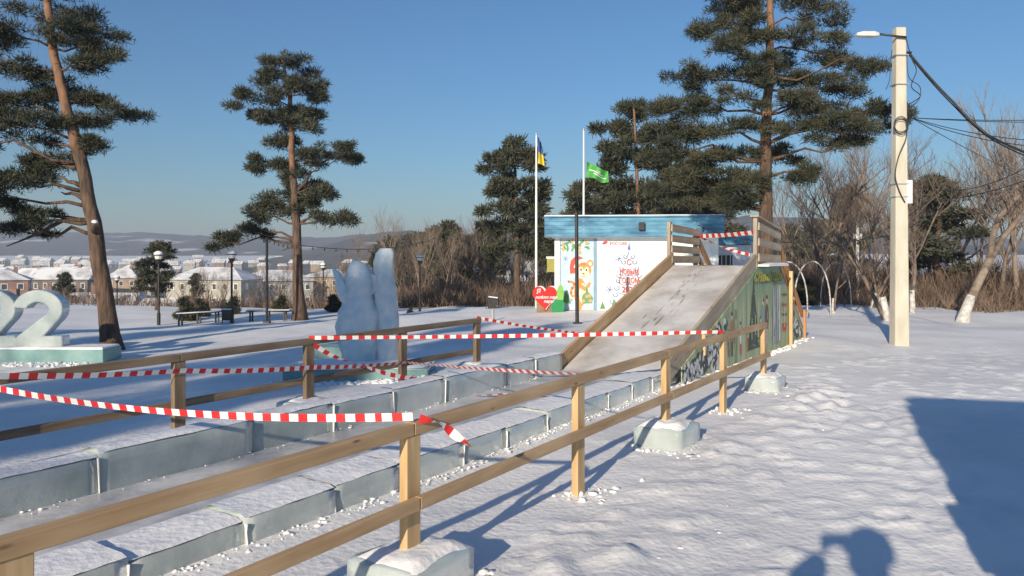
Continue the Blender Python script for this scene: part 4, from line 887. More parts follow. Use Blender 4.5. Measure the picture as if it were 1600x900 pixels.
# ================================================================== trees
def needle_mesh(name, clumps, seed, per=90, ln=.22, wd=.035):
    """clumps: (x,y,z,r). Each clump is a tuft of thin needle sprays pointing out and up"""
    rg = np.random.default_rng(seed); C = np.array(clumps, float); n = len(C)
    idx = np.repeat(np.arange(n), per); N = len(idx)
    dirs = rg.normal(size=(N,3)); dirs[:,2] = dirs[:,2]*.75+.18; dirs /= np.linalg.norm(dirs, axis=1)[:,None]
    rad = C[idx,3]*rg.uniform(.25,1.0,N)
    base = C[idx,:3]+dirs*rad[:,None]*np.array([1,1,.62])
    d2 = dirs+rg.normal(size=(N,3))*.55+np.array([0,0,.35]); d2 /= np.linalg.norm(d2, axis=1)[:,None]
    side = np.cross(d2, rg.normal(size=(N,3))); side /= np.linalg.norm(side, axis=1)[:,None]
    L = ln*rg.uniform(.6,1.3,N)[:,None]; w = wd*rg.uniform(.6,1.3,N)[:,None]
    V = np.stack([base-side*w, base+side*w, base+d2*L+side*w*.3, base+d2*L-side*w*.3], 1).reshape(-1,3)
    return npmesh(name, V, np.arange(4*N).reshape(N,4))
def clumps_of(blobs, seed, cr=.30, dens=1.0):
    """blobs: (centre Vector, rx, ry, rz) -> small clumps filling each flattened blob"""
    rg = np.random.default_rng(seed); out = []
    for (c, rx, ry, rz) in blobs:
        n = max(4, int(dens*6.0*(rx*ry*rz)**(2/3)/(cr*cr)))
        q = rg.normal(size=(n,3)); q /= np.linalg.norm(q, axis=1)[:,None]; q *= rg.uniform(.35,1,(n,1))**.6
        for a_ in q: out.append((c.x+a_[0]*rx, c.y+a_[1]*ry, c.z+a_[2]*rz, cr*rg.uniform(.7,1.25)))
    return out
def limb_path(a_, b_, rg, k=4, droop=.12):
    L = (b_-a_).length; pts = []
    for i in range(k+1):
        f = i/k; p = a_.lerp(b_, f)+Vector((rg.uniform(-1,1), rg.uniform(-1,1), rg.uniform(-1,1)))*L*.05*(0 < i < k); p.z += droop*L*math.sin(f*math.pi)*rg.uniform(-.5,.8); pts.append(p)
    return pts
def pine_from(label, trunk, d, rbase, rtop, blobs, seed, cr=.30, per=90, ln=.22, wd=.03, orange=.45, dens=1.0, group=None, bare=()):
    rg = random.Random(seed); pts = [P(x, y, d) for x, y in trunk]
    g = gz(pts[0].x, pts[0].y); pts[0].z = min(pts[0].z, g)-.0; base = Vector((pts[0].x, pts[0].y, min(pts[0].z, g)))
    r = root('pine_tree', label, 'pine tree', base, group); pts[0].z -= .15
    n = len(pts); path = []; rad = []
    for i in range(n-1):
        for k in range(5): f = k/5; path.append(pts[i].lerp(pts[i+1], f)+Vector((rg.uniform(-1,1),rg.uniform(-1,1),0))*rbase*.10); rad.append(rbase+(rtop-rbase)*((i+f)/(n-1))**.5)
    path.append(pts[-1]); rad.append(rtop); rad[0] *= 1.35; rad[1] *= 1.08
    cut = int(len(path)*orange)
    MB().tube(path[:cut+1], rad[:cut+1], 12).build('trunk', M['bark'], r, smooth=True)
    MB().tube(path[cut:], [q*.99 for q in rad[cut:]], 12).build('upper_trunk', M['bark_orange'], r, smooth=True)
    W = []; lim = MB()
    for (px, py, rx, ry) in blobs:
        dd = rg.uniform(-1,1)*min(1.6, rx*d/F*1.1); c = P(px, py, d); c.y += dd; s = d/F
        W.append((c, rx*s, max(rx*s*.8,.25), ry*s))
        tz = c.z-abs(c.x-pts[0].x)*.12-.1*ry*s; best = min(path, key=lambda q: abs(q.z-tz)+(0 if q.z > base.z+1 else 9))
        k = path.index(best); R0 = max(.02, rad[k]*.32)
        lp = limb_path(best, c, rg); lim.tube(lp, [R0*(1-.75*i/4) for i in range(5)], 6)
        for _ in range(4):
            e_ = c+Vector((rg.uniform(-1,1)*rx*s*.9, rg.uniform(-1,1)*rx*s*.6, rg.uniform(-.5,.7)*ry*s)); lim.tube(limb_path(lp[3], e_, rg, 3), [R0*.3,R0*.22,R0*.15,R0*.07], 4)
    for (xa, ya, xb, yb) in bare: lim.tube(limb_path(P(xa,ya,d), P(xb,yb,d), rg, 4), [rad[0]*.22,rad[0]*.17,rad[0]*.12,rad[0]*.08,rad[0]*.03], 6)
    lim.build('limbs', M['bark'], r, smooth=True)
    W2 = []
    for (c, a_, b_, e_) in W:
        W2.append((c, a_*.86, b_*.86, e_*.86))
        for _ in range(4):
            k = rg.uniform(.3,.55); W2.append((c+Vector((rg.uniform(-1.15,1.15)*a_, rg.uniform(-1,1)*b_, rg.uniform(-1.2,1.3)*e_)), a_*k, b_*k, e_*k))
    cl = clumps_of(W2, seed, cr, dens*.46)
    obj('crown', needle_mesh('crown', cl, seed, per, ln, wd), M['needles'], r)
    return r
E_bl = [(1150,10,50,24),(1215,-5,55,26),(1290,18,45,24),(1112,42,30,18),(1170,55,45,17),(1250,58,50,18),(1320,72,50,17),(1130,95,48,18),(1360,95,32,15),(1092,120,36,17),(1160,125,36,15),(1250,118,45,15),(1330,130,50,15),(1078,163,42,15),(1140,160,36,14),(1235,165,36,12),(1320,165,56,14),(1378,180,28,13),(1045,188,32,13),(1110,203,46,14),(1185,205,40,14),(1275,203,48,12),(1350,205,45,12),(1080,235,46,14),(1150,242,42,13),(1225,240,34,10),(1305,228,38,10),(1060,272,46,15),(1130,280,46,16),(1090,310,56,14),(1030,240,28,14),(1262,268,18,12),(1160,315,32,14),(1230,-45,80,24),(1160,-50,60,24),(1210,-95,70,24),(1200,-140,50,22),(1205,-175,28,18),(1110,250,30,12),(1180,285,28,12)]
pine_from('huge spreading pine towering right behind the slide platform', [(1198,505),(1198,330),(1197,200),(1203,100),(1205,0),(1206,-170)], 18.0, .23, .06, E_bl, 101, cr=.22, per=130, ln=.11, wd=.010, orange=.40)
A_bl = [(60,8,66,22),(130,38,38,22),(20,55,48,22),(100,60,32,14),(152,76,28,13),(140,108,38,11),(30,108,42,20),(64,138,46,17),(10,160,38,18),(163,180,42,13),(122,188,32,13),(60,195,42,14),(20,212,38,16),(143,225,18,10),(60,250,36,10),(20,270,42,13),(60,292,36,9),(20,310,38,14),(58,338,36,8),(18,352,46,12),(-30,90,46,30),(-40,220,46,26),(-30,320,46,20),(90,-35,60,24),(40,-70,60,24),(70,-110,40,24),(130,150,24,8)]
pine_from('tall leaning pine with a sawn limb stub beside the ice numerals', [(178,550),(150,370),(128,255),(103,165),(82,75),(70,-20),(66,-110)], 15.8, .215, .06, A_bl, 102, cr=.20, per=120, ln=.10, wd=.009, orange=.36, bare=((120,262,85,255),(126,290,88,275),(130,310,95,300),(138,345,10,385)))
stub = P(147,352,15.6); SB = root('sawn_limb', 'snow-capped sawn limb stub on the leaning pine trunk', 'branch stub', stub)
MB().tube([stub+Vector((-.02,.1,-.12)), stub+Vector((.05,-.05,.02)), stub+Vector((.07,-.08,.06))], [.09,.10,.085], 9).build('stub', M['bark'], SB, smooth=True); MB().tube([stub+Vector((.05,-.06,.06)), stub+Vector((.06,-.07,.10))], [.08,.04], 9).build('snow_cap', M['snowcap'], SB, smooth=True)
B_bl = [(440,90,28,12),(474,118,24,13),(420,124,24,9),(402,158,24,11),(448,150,30,11),(488,178,24,10),(440,182,28,10),(472,195,36,9),(440,215,20,13),(520,240,34,10),(480,245,28,9),(410,258,20,9),(545,243,13,6),(450,290,28,10),(430,310,38,13),(510,300,34,10),(420,335,34,11),(388,358,20,10),(345,378,17,8),(525,342,28,10),(455,266,22,10),(470,320,20,9),(405,180,18,9),(500,150,14,9)]
pine_from('tall open-crowned pine standing alone near the benches', [(468,501),(463,350),(456,230),(453,150),(440,88)], 33.0, .30, .06, B_bl, 103, cr=.32, per=100, ln=.19, wd=.019, orange=.42, bare=((466,375,410,360),(466,385,440,392),(462,300,510,250),(466,350,500,330)))
C_bl = [(800,234,20,9),(780,260,22,11),(826,258,22,11),(800,283,36,11),(775,300,14,8),(842,300,18,9),(800,328,38,12),(846,330,14,9),(788,352,28,10),(832,360,28,11),(800,386,32,12),(842,396,22,12)]
pine_from('round-topped pine behind the left flagpole', [(808,480),(808,350),(803,228)], 46, .30, .07, C_bl, 104, cr=.50, per=80, ln=.32, wd=.045, orange=.5)
D_bl = [(990,170,18,8),(966,200,24,10),(1014,215,22,11),(960,236,20,10),(1000,246,24,10),(960,266,25,11),(1030,258,25,13),(985,290,38,12),(940,312,34,10),(1020,300,34,14),(960,328,38,10),(1050,285,30,15),(917,290,16,7),(985,312,30,10)]
pine_from('pine with bright orange trunk rising behind the blue roof', [(998,475),(998,335),(990,165)], 36, .22, .05, D_bl, 105, cr=.40, per=80, ln=.26, wd=.034, orange=.3)
LM_ = [(530,'the slim park lamp'),(612,'the ice sculpture pillar'),(656,'the lamp next to the ice sculpture'),(700,'the snowy mound past the brown fence'),(746,'the lamp by the tilted bin'),(772,'the tilted litter bin'),(808,'the round-topped pine'),(838,'the blue and yellow flag'),(885,'the tiger poster'),(912,'the green flag'),(960,'the lettered poster'),(998,'the orange-trunked pine'),(1055,'the left slide railing'),(1110,'the second kiosk'),(1198,'the huge pine'),(1235,'the slide stairs'),(1270,'the garden arches'),(1302,'the small whitewashed tree'),(1340,'the frosted mast'),(1388,'the crooked whitewashed tree'),(1410,'the concrete pole'),(1450,'the bushy brown pine'),(1520,'the leaning forked tree'),(1590,'the tip of the leaning forked tree'),(1660,'the hedge right of the leaning forked tree')]
def behind(look, px): return f"{look} behind {min(LM_, key=lambda q: abs(q[0]-px))[1]}"
# generic pines, each a copy of one of three trees
def gen_pine(seed, h):
    rg = random.Random(seed); r = root('pine_tree', 'x', 'pine tree', (0,0,0), 'pines of the wood behind the park')
    path = [Vector((rg.uniform(-.1,.1)*i, rg.uniform(-.1,.1)*i, h*i/6-(.8 if i == 0 else 0))) for i in range(7)]
    rad = [.22*(1-.8*i/6) for i in range(7)]; MB().tube(path, rad, 8).build('trunk', M['bark'], r, smooth=True, local=True)
    bl = []; lim = MB()
    for k in range(22):
        f = .30+.70*(k/21)**.9; z = h*f; wr = h*.20*(1-((f-.3)/.74)**1.6)*rg.uniform(.55,1.1)+.15; an = rg.uniform(0,6.28)
        t0 = path[min(5,int(f*6))].lerp(path[min(6,int(f*6)+1)], f*6-int(f*6)) if f < 1 else path[6]
        c = Vector((t0.x+wr*math.cos(an), t0.y+wr*math.sin(an), z)); bl.append((c, .75, .75, .34)); lim.tube(limb_path(t0-Vector((0,0,.3)), c, rg), [.05,.04,.03,.02,.01], 4)
    bl.append((path[6], .5,.5,.5)); lim.build('limbs', M['bark'], r, smooth=True, local=True)
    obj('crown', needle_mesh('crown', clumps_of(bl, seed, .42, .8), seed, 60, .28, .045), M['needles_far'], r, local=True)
    return r
gps = [gen_pine(201, 8.0), gen_pine(202, 8.0), gen_pine(203, 8.0)]; used = [False]*3
def put(protos, used, k, px, ybase, ytop, d, label, rz=0, h0=8.0, sx=1.0):
    o = protos[k] if not used[k] else copy_tree(protos[k]); used[k] = True
    p = P(px, ybase, d); g = gz(p.x, p.y); p.z = g if g < p.z+1.5 else p.z; top = P(px, ytop, d).z
    s = max(.1, (top-p.z)/h0); o.location = p; o.rotation_euler = (0,0,rz); o.scale = (s*sx,s*sx,s); o['label'] = label; return o
rg = random.Random(44)
wood = [(700,490,355,60),(728,488,378,66),(752,480,360,70),(772,480,372,62),(680,488,368,75),(640,470,375,90),(612,470,380,100),(860,480,350,62),(885,480,335,58),(925,480,318,48),(940,470,322,52),(1055,470,268,42),(1085,470,285,46),(1030,470,298,50),(1120,470,290,48),(1290,470,352,70),(1335,470,300,60),(1240,470,356,85),(1270,470,350,80)]
for k, (px, yb, yt, d) in enumerate(wood):
    put(gps, used, k % 3, px, yb, yt, d, behind(['dark slender pine','dark full pine','dull ragged pine'][k % 3], px), rg.uniform(0,6), sx=rg.uniform(.9,1.3))
put(gps, used, 1, 1470, 490, 288, 36, 'brownish bushy pine to the right of the concrete pole', 1.0, sx=1.5)
put(gps, used, 2, 245, 505, 383, 38, 'dense bushy pine behind the park lamp at the valley edge', 2.0, sx=1.35)
put(gps, used, 0, 102, 500, 430, 60, 'small dark pine in front of the dark two-storey house', 3.0); put(gps, used, 1, 308, 492, 432, 60, 'small thin pine in front of the pale apartment block', 1.0); put(gps, used, 2, 600, 478, 398, 70, 'thin pine just behind the tall open-crowned pine', 4.0)
# pines standing behind the photographer: their shadows fall on the snow beyond the lane
for k, (x_, y_, h_, sx, lab) in enumerate(((-10.9,-9.5,10.0,.50,'pine whose shade falls on the snow beside the brown fence'),(-19.8,-7.5,11,.5,'pine at the edge of the park left of the ice lane'),(-15.2,-14.2,12,.40,'pine farther back along the park edge'),(-18.5,3.5,11,.45,'pine shading the snow near the ice numerals'),(-22,8,12,.45,'pine standing left of the leaning pine'))):
    o = copy_tree(gps[k % 3]); o.location = (x_, y_, gz(x_, y_)-.1); s = h_/8; o.scale = (s*sx,s*sx,s); o.rotation_euler = (0,0,k*1.3); o['label'] = lab; o['group'] = 'pines along the park edge'
# small young conifers
def gen_fir(seed):
    rg = random.Random(seed); r = root('young_fir', 'x', 'fir', (0,0,0), 'young firs planted in the park'); MB().tube([(0,0,-.1),(0,0,1.0)], [.03,.01], 5).build('trunk', M['bark'], r, local=True)
    bl = [(Vector((rg.uniform(-.3,.3)*(1-k/9), rg.uniform(-.3,.3)*(1-k/9), .12+.1*k)), .34*(1-k/9.5), .34*(1-k/9.5), .12) for k in range(9)]
    obj('foliage', needle_mesh('foliage', clumps_of(bl, seed, .12, 1.2), seed, 40, .14, .018), M['needles'], r, local=True); return r
firs = [gen_fir(301)]; uf = [False]
for px, yb, yt, d, lab in ((287,497,467,33,'young fir behind the bench near the bushy pine'),(312,495,468,35,'young fir left of the litter bin'),(365,498,465,36,'young fir right behind a park lamp'),(440,490,463,37,'young fir beside the garland pole'),(470,488,470,40,'young fir behind the tall pine trunk'),(520,487,462,38,'young fir by the slim park lamp'),(642,500,480,34,'young fir near the ice sculpture pillar'),(1258,462,438,30,'dark round shrub below the garden arches')):
    put(firs, uf, 0, px, yb, yt, d, lab, px, 1.0, 1.2)
# ------------------------------------------------------------------ bare trees
def gen_bare(seed, h, mat, spread=.55, levels=5, lean=0.0, white=0.0, kids=(6,5,4,3), stems=1):
    rg = random.Random(seed); r = root('bare_tree', 'x', 'bare tree', (0,0,0)); trunk = MB(); tw = MB()
    def grow(p, d, L, rad, lv, mb):
        k = 4 if lv < 2 else 3; pts = [p]; dd = d.copy()
        for i in range(k):
            dd = (dd+Vector((rg.uniform(-1,1),rg.uniform(-1,1),rg.uniform(-.5,.8)))*.16).normalized(); pts.append(pts[-1]+dd*L/k)
        mb.tube(pts, [rad*(1-.62*i/k) for i in range(k+1)], 8 if lv == 0 else (5 if lv == 1 else 3), cap=lv < 2)
        if lv >= levels: return
        for c in range(kids[min(lv, len(kids)-1)]):
            f = rg.uniform(.35,1.0) if lv else rg.uniform(.38,1.0); q = pts[min(k-1,int(f*k))].lerp(pts[min(k,int(f*k)+1)], f*k-int(f*k))
            side = Vector((rg.uniform(-1,1),rg.uniform(-1,1),rg.uniform(-.1,.7))).normalized(); nd = (dd*(1-spread)+side*spread+Vector((0,0,.18))).normalized()
            grow(q, nd, L*rg.uniform(.42,.68), rad*.48, lv+1, tw)
    for s_ in range(stems):
        d0 = Vector((lean+rg.uniform(-.15,.15)*(stems > 1), rg.uniform(-.1,.1), 1)).normalized()
        grow(Vector((0,0,-.15)), d0, h*.62, h*.016, 0, trunk)
    trunk.build('trunk', mat, r, smooth=True, local=True); tw.build('branches', mat, r, smooth=True, local=True)
    if white:
        d0 = Vector((lean,0,1)).normalized(); MB().tube([Vector((0,0,-.1)), d0*white*.5, d0*white], [h*.023,h*.0195,h*.0175], 9).build('whitewash', M['whitewash'], r, smooth=True, local=True)
    return r
bts = [gen_bare(401, 6, M['bare']), gen_bare(402, 6, M['bare_light'], .45), gen_bare(403, 6, M['bare'], .6), gen_bare(404, 6, M['bare_light'], .4, 5, 0, 0, (7,5,4,3))]; ub = [False]*4
LB = ['grey bare tree','pale slender bare tree','spreading bare tree','pale twiggy bare tree']
rg = random.Random(9)
spots = [(x, rg.uniform(480,490), rg.uniform(355,412), rg.uniform(50,75)) for x in list(range(622,866,8))]
spots += [(530,478,400,62),(560,478,395,66),(590,475,385,70),(445,488,420,60),(218,498,440,55),(135,500,455,60),(345,490,440,70)]+[(x, rg.uniform(488,494), rg.uniform(415,448), rg.uniform(44,58)) for x in range(262,620,22)]
for k, (px, yb, yt, d) in enumerate(spots):
    o = put(bts, ub, k % 4, px, yb, yt, d, (behind(LB[k % 4], px) if px > 500 else LB[k % 4]+' on the slope above the valley houses'), rg.uniform(0,6), 6.0, .8)
    o['group'] = 'bare trees beyond the park'
spots = [(1222,470,330,45),(1250,470,300,40),(1285,470,260,36),(1318,470,240,40),(1350,475,235,38),(1375,475,230,34),(1430,478,215,34),(1455,478,250,38),(1490,470,225,42),(1530,470,235,38),(1560,475,205,34),(1590,478,160,34),(1625,478,190,32),(1515,465,290,50),(1270,468,330,55),(1400,470,280,48),(1660,480,200,34)]
for k, (px, yb, yt, d) in enumerate(spots):
    o = put(bts, ub, k % 4, px, yb, yt, d, behind(LB[k % 4], px), rg.uniform(0,6), 6.0, .9); o['group'] = 'bare trees right of the slide'
for x_, y_, rz in ((-12.6,-12.0,.5),(-14.0,-10.5,2.0)):
    o = copy_tree(bts[2 if rz < 1 else 0]); o.location = (x_, y_, gz(x_, y_)); o.scale = (1.5,1.5,1.7); o.rotation_euler = (0,0,rz); o['label'] = 'tall bare tree at the park edge left of the ice lane' if rz < 1 else 'grey bare tree next to the pines at the park edge'; o['group'] = 'bare trees at the park edge'
# whitewashed park trees
wts = [gen_bare(411, 5, M['bare'], .55, 5, .04, .75), gen_bare(412, 5, M['bare'], .6, 5, -.25, .7)]
for k, (kk, px, yb, yt, d, rz, lab) in enumerate(((0,1302,490,330,27,0,'small tree with whitewashed trunk near the garden arches'),(1,1388,498,215,24,0,'dark crooked tree with whitewashed foot just left of the concrete pole'),(0,1426,481,255,28,2,'tree with whitewashed trunk just right of the concrete pole'),(0,1374,470,320,33,4,'thin whitewashed tree farther back behind the concrete pole'),(1,1362,478,300,30,2.5,'bent tree with whitewashed foot behind the frosted mast'))):
    o = copy_tree(wts[kk]) if k > 1 else wts[kk]; p = P(px, yb, d); p.z = gz(p.x,p.y); s = (P(0,yt,d).z-p.z)/5; o.location = p; o.rotation_euler = (0,0,rz); o.scale = (s*.9,s*.9,s); o['label'] = lab; o['group'] = 'whitewashed park trees'
# leaning forked tree
LT = root('bare_tree', 'leaning forked tree with a broad whitewashed foot at the path edge', 'bare tree', (0,0,0)); lp = P(1505,508,24.5); lp.z = gz(lp.x,lp.y); LT.location = lp; ROOTLOC[LT.name] = Matrix.Translation(lp)
def pth(a_): return [P(x,y,24.5) for x, y in a_]
MB().tube(pth([(1503,512),(1508,488),(1518,462)]), [.26,.17,.14], 12).build('whitewashed_foot', M['whitewash'], LT, smooth=True)
MB().tube(pth([(1516,468),(1532,435),(1548,402)]), [.14,.13,.12], 12).build('trunk', M['bare_light'], LT, smooth=True)
MB().tube(pth([(1546,406),(1552,365),(1562,338),(1585,312),(1625,285),(1660,255)]), [.115,.095,.09,.08,.06,.03], 9).build('fork', M['bare'], LT, smooth=True)
MB().tube(pth([(1548,403),(1570,368),(1592,340),(1625,300),(1650,240)]), [.11,.09,.08,.06,.03], 9).build('fork', M['bare'], LT, smooth=True)
rg = random.Random(77); tw = MB()
for _ in range(70):
    f = rg.random(); a_ = P(1552+f*80, 365-f*85, 24.5); b_ = a_+Vector((rg.uniform(-.7,.7), rg.uniform(-.8,.8), rg.uniform(.3,1.5))); q = limb_path(a_, b_, rg, 3); tw.tube(q, [.022,.015,.01,.004], 3)
    for _ in range(3): e_ = q[2]+Vector((rg.uniform(-.5,.5),rg.uniform(-.5,.5),rg.uniform(.1,.6))); tw.tube([q[2], (q[2]+e_)/2+Vector((0,0,.04)), e_], [.008,.006,.003], 3)
tw.build('branches', M['bare'], LT, smooth=True)
# ------------------------------------------------------------------ brushwood (uncountable)
def brush(name, label, areas, seed):
    rg = np.random.default_rng(seed); Vs = []; 
    for (px0, px1, d0, d1, n, h0, h1) in areas:
        d = rg.uniform(d0,d1,n); px = rg.uniform(px0,px1,n); x = (px-800)/F*d; z = zg(x,d)-.1
        clump = .45+1.1*np.clip(vnoise(x*.5, d*.5, seed)+.5, 0, 1); h = rg.uniform(h0,h1,n)*clump
        p0 = np.stack([x,d,z],1); tilt = rg.normal(size=(n,3))*.42; tilt[:,2] = 1; mid = p0+tilt*h[:,None]*.55; t2 = tilt+rg.normal(size=(n,3))*.28; t2[:,2] = np.abs(t2[:,2]); tip = mid+t2*h[:,None]*.5
        sd = rg.normal(size=(n,3)); sd[:,2] = 0; sd /= np.linalg.norm(sd,axis=1)[:,None]; w = (.012+.00028*d)[:,None]
        Vs.append(np.stack([p0-sd*w,p0+sd*w,mid+sd*w*.7,mid-sd*w*.7],1)); Vs.append(np.stack([mid-sd*w*.7,mid+sd*w*.7,tip+sd*w*.2,tip-sd*w*.2],1))
        for q in range(3):
            f = rg.uniform(.2,1,n)[:,None]; b0 = p0+(mid-p0)*f; e_ = b0+(rg.normal(size=(n,3))*.35+[0,0,.5])*h[:,None]*.5
            Vs.append(np.stack([b0-sd*w*.5,b0+sd*w*.5,e_+sd*w*.15,e_-sd*w*.15],1))
    V = np.concatenate(Vs).reshape(-1,3); tag(obj(name, npmesh(name, V, np.arange(len(V)).reshape(-1,4)), M['brush']), label, 'brushwood', kind='stuff')
brush('brushwood', 'tangle of brown bare brush below the pines beyond the park lamps', [(615,870,44,62,6500,.7,1.7),(520,640,50,64,1800,.6,1.5),(280,520,42,60,1500,.5,1.2),(60,280,42,60,700,.4,1.0)], 501)
brush('brushwood', 'dense brown hedge of bare shrubs across the snow right of the slide', [(1215,1700,33,50,11000,.9,1.8),(1215,1700,30,34,700,.5,1.0),(1180,1330,48,70,3000,1.2,2.4)], 502)
# countable dark shrub stumps under the hedge
# ================================================================== valley town
WALLS = {'brick': ((.20,.12,.09),(.28,.17,.125)), 'cream': ((.34,.32,.27),(.44,.41,.35)), 'grey': ((.24,.23,.22),(.34,.33,.31)), 'brown': ((.12,.09,.075),(.18,.14,.12)), 'ochre': ((.30,.22,.15),(.40,.30,.21))}
for k, (c1, c2) in WALLS.items(): M['wall_'+k] = nm('house_wall_'+k, c1, c2, .8, .85, detail=6)
M['roof_snow'] = nm('patchy_snowy_roof', (.30,.30,.31), (.78,.79,.81), .35, .8, detail=6, lo=.30, hi=.56)
M['pane'] = nm('dark_window_glass', (.03,.035,.04), (.08,.09,.10), 3, .2)
def house(label, name, loc, w, l, h, rh, wall, rz=0, floors=1, cols=4, hip=.0, group=None, chim=True):
    r = root(name, label, 'house' if floors < 3 else 'apartment block', loc, group, rz); m = M['wall_'+wall]
    MB().box((0,0,h/2-1.5), (w,l,h+3)).build('wall', m, r, local=True)
    ov = .5; a_, b_ = w/2+ov, l/2+ov; rl = max(.01, a_-hip*b_); b = MB(); b.v = [(-a_,-b_,h),(a_,-b_,h),(a_,b_,h),(-a_,b_,h),(-rl,0,h+rh),(rl,0,h+rh)]
    b.f = [(0,3,2,1),(0,1,5,4),(2,3,4,5),(1,2,5),(3,0,4)]; rf_ = b.build('roof', M['roof_snow'], r, local=True)
    if chim: MB().box((w*.2,0,h+rh), (.7,.7,1.4)).build('chimney', M['wall_brick'], rf_, local=True)
    fh = h/floors
    for f in range(floors):
        for c in range(cols):
            x = -w/2+w*(c+.5)/cols; z = fh*(f+.52); wn = MB().box((x,-l/2-.02,z), (min(1.3,w/cols*.42),.08,fh*.46)).build('window', M['white_paint'], r, local=True)
            MB().box((x,-l/2-.05,z), (min(1.3,w/cols*.42)-.24,.06,fh*.46-.24)).build('pane', M['pane'], wn, local=True)
    for f in range(floors):
        for c in range(2):
            y = -l/2+l*(c+.5)/2; MB().box((w/2+.02,y,fh*(f+.52)), (.08,1.1,fh*.45)).build('window', M['white_paint'], r, local=True)
    return r
def ph(px, yroof_base, d, h): p = P(px, yroof_base, d); return (p.x, p.y, p.z-h)
house('dark two-storey house with long snowy roof and white windows', 'long_house', ph(108,436,190,6.4), 13.5, 9, 6.4, 3.0, 'brown', .05, 2, 6)
house('pale four-storey apartment block with snowy roof', 'apartment_block', ph(338,436,150,11), 15, 10, 11, 2.4, 'cream', -.10, 4, 7, .8)
house('grey-brown wing of flats behind the tall pine', 'apartment_block', ph(432,438,158,10.5), 14, 10, 10.5, 2.2, 'grey', .35, 4, 6, .8)
house('brown brick flats behind the slim park lamp', 'apartment_block', ph(520,432,165,10.5), 10, 10, 10.5, 1.6, 'ochre', -.1, 4, 5, .8)
house('ochre house with bright gable beside the leaning pine', 'gabled_house', ph(196,434,210,6), 8, 8, 6, 2.6, 'ochre', .2, 2, 3, .7)
house('ochre house between the brick house and dark long house', 'gabled_house', ph(52,434,215,6), 10, 8, 6, 2.8, 'ochre', -.15, 2, 3, .4)
house('brick house with hipped snowy roof left of the ochre house', 'brick_house', ph(10,437,170,6), 9, 9, 6, 2.2, 'brick', .5, 2, 3, .9)
house('low red-brown brick house with snowy roof right behind the numerals', 'brick_house', ph(135,477,70,3.0), 4.2, 4, 3.0, 1.2, 'brick', .2, 1, 3, .6)
house('brown barn with sloping snowy roof behind the leaning pine', 'barn', ph(192,478,74,3.0), 4.6, 4, 3.0, 1.3, 'brown', -.2, 1, 1, .3, None, False)
house('small grey shed with arched snowy roof near the park lamp', 'shed', ph(252,482,66,2.4), 2.6, 3, 2.4, .9, 'grey', .1, 1, 1, .2, None, False)
house('brick cottage with red chimney seen through the ice numeral', 'brick_house', ph(66,478,76,3.0), 4.0, 4, 3.0, 1.3, 'brick', 0, 1, 2, .6)
house('brown cottage with white roof behind the first numeral', 'brick_house', ph(8,480,78,3.0), 4.6, 4, 3.0, 1.2, 'brown', .1, 1, 2, .6)
rg = random.Random(15); kinds = list(WALLS)
pro = {}
for k, wl in enumerate(kinds): pro[wl] = house('x', 'village_house', (0,0,-400), 9+k % 3, 8, 3.4, 3.0, wl, 0, 1, 3, .35 if k % 2 else .0)
usedh = {k: False for k in kinds}; n = 0
cells = [(px, py) for py in (403,406,409,412,416,420,425,430) for px in range(-40, 640, 34)]+[(px, py) for py in (412,420,430,440) for px in range(625, 870, 40)]+[(px, py) for py in (352,376,398) for px in range(1225, 1330, 45)]
for (px, py) in cells:
    px2 = px+rg.uniform(-14,14); py2 = py+rg.uniform(-1.5,1.5)
    d = float(np.interp(py2, [350,400,405,410,416,425,432,440], [520,860,740,600,440,330,260,220])); p = P(px2, py2, d)
    if (290 < px2 < 560 and py2 > 414) or rg.random() < .12: continue
    wl = rg.choice(kinds); o = copy_tree(pro[wl]) if usedh[wl] else pro[wl]; usedh[wl] = True
    g = gz(p.x, p.y); o.location = (p.x, p.y, min(p.z-3, g+4)); s = rg.uniform(.55,.95); o.scale = (s,s,s); o.rotation_euler = (0,0,rg.uniform(-.6,.6))
    o['label'] = f'small {wl} village house with white snowy roof in the valley'; o['group'] = f'{wl} village houses in the valley'; n += 1
# trees between the far houses read as one dark mass
rgn = np.random.default_rng(91); cl = []
for _ in range(900):
    dd = rgn.uniform(110,800); px = rgn.uniform(-60,880); x = (px-800)/F*dd; z = gz(x, dd); hh = rgn.uniform(2.0,5.5)
    for k in range(3): cl.append((x+rgn.uniform(-.8,.8), dd+rgn.uniform(-.8,.8), z+hh*(.25+.28*k), hh*.30*(1-.22*k)))
tag(obj('valley_trees', needle_mesh('valley_trees', cl, 92, 22, .9, .22), M['needles_far']), 'scattered dark trees between the valley houses', 'trees', kind='stuff')
# ================================================================== log kiosk that shades the path at the right, just outside the view
c0 = Vector((1.41,1.18,0)); ex = Vector((1.04,-.26,0)).normalized(); ey = Vector((ex.y,-ex.x,0))
LK = root('log_kiosk', 'log-walled kiosk with plank roof beside the trodden path', 'kiosk', c0); LM = Matrix((ex, -ey, Vector((0,0,1)))).transposed().to_4x4(); LM.translation = c0
for k in range(13):
    z_ = .1+.2*k; e_ = random.Random(k).uniform(.0,.14)
    MB().tube([(-.06-e_,-.08,z_),(3.4,-.08,z_)], .10, 10).build('log', M['grey_wood'], LK, mw=LM); MB().tube([(.02,-.1+.12,z_+.1),(.02,-2.6,z_+.1)], .10, 10).build('log', M['grey_wood'], LK, mw=LM)
MB().box((1.7,-1.3,1.3), (3.2,2.3,2.6)).build('inner_wall', M['old_shaded_wood'], LK, mw=LM)
MB().box((1.65,-1.3,2.68), (3.5,2.7,.06)).build('roof', M['grey_wood'], LK, mw=LM); bevel(MB().box((1.65,-1.3,2.74), (3.4,2.6,.06)).build('roof_snow', M['snowcap'], LK, mw=LM), .02)
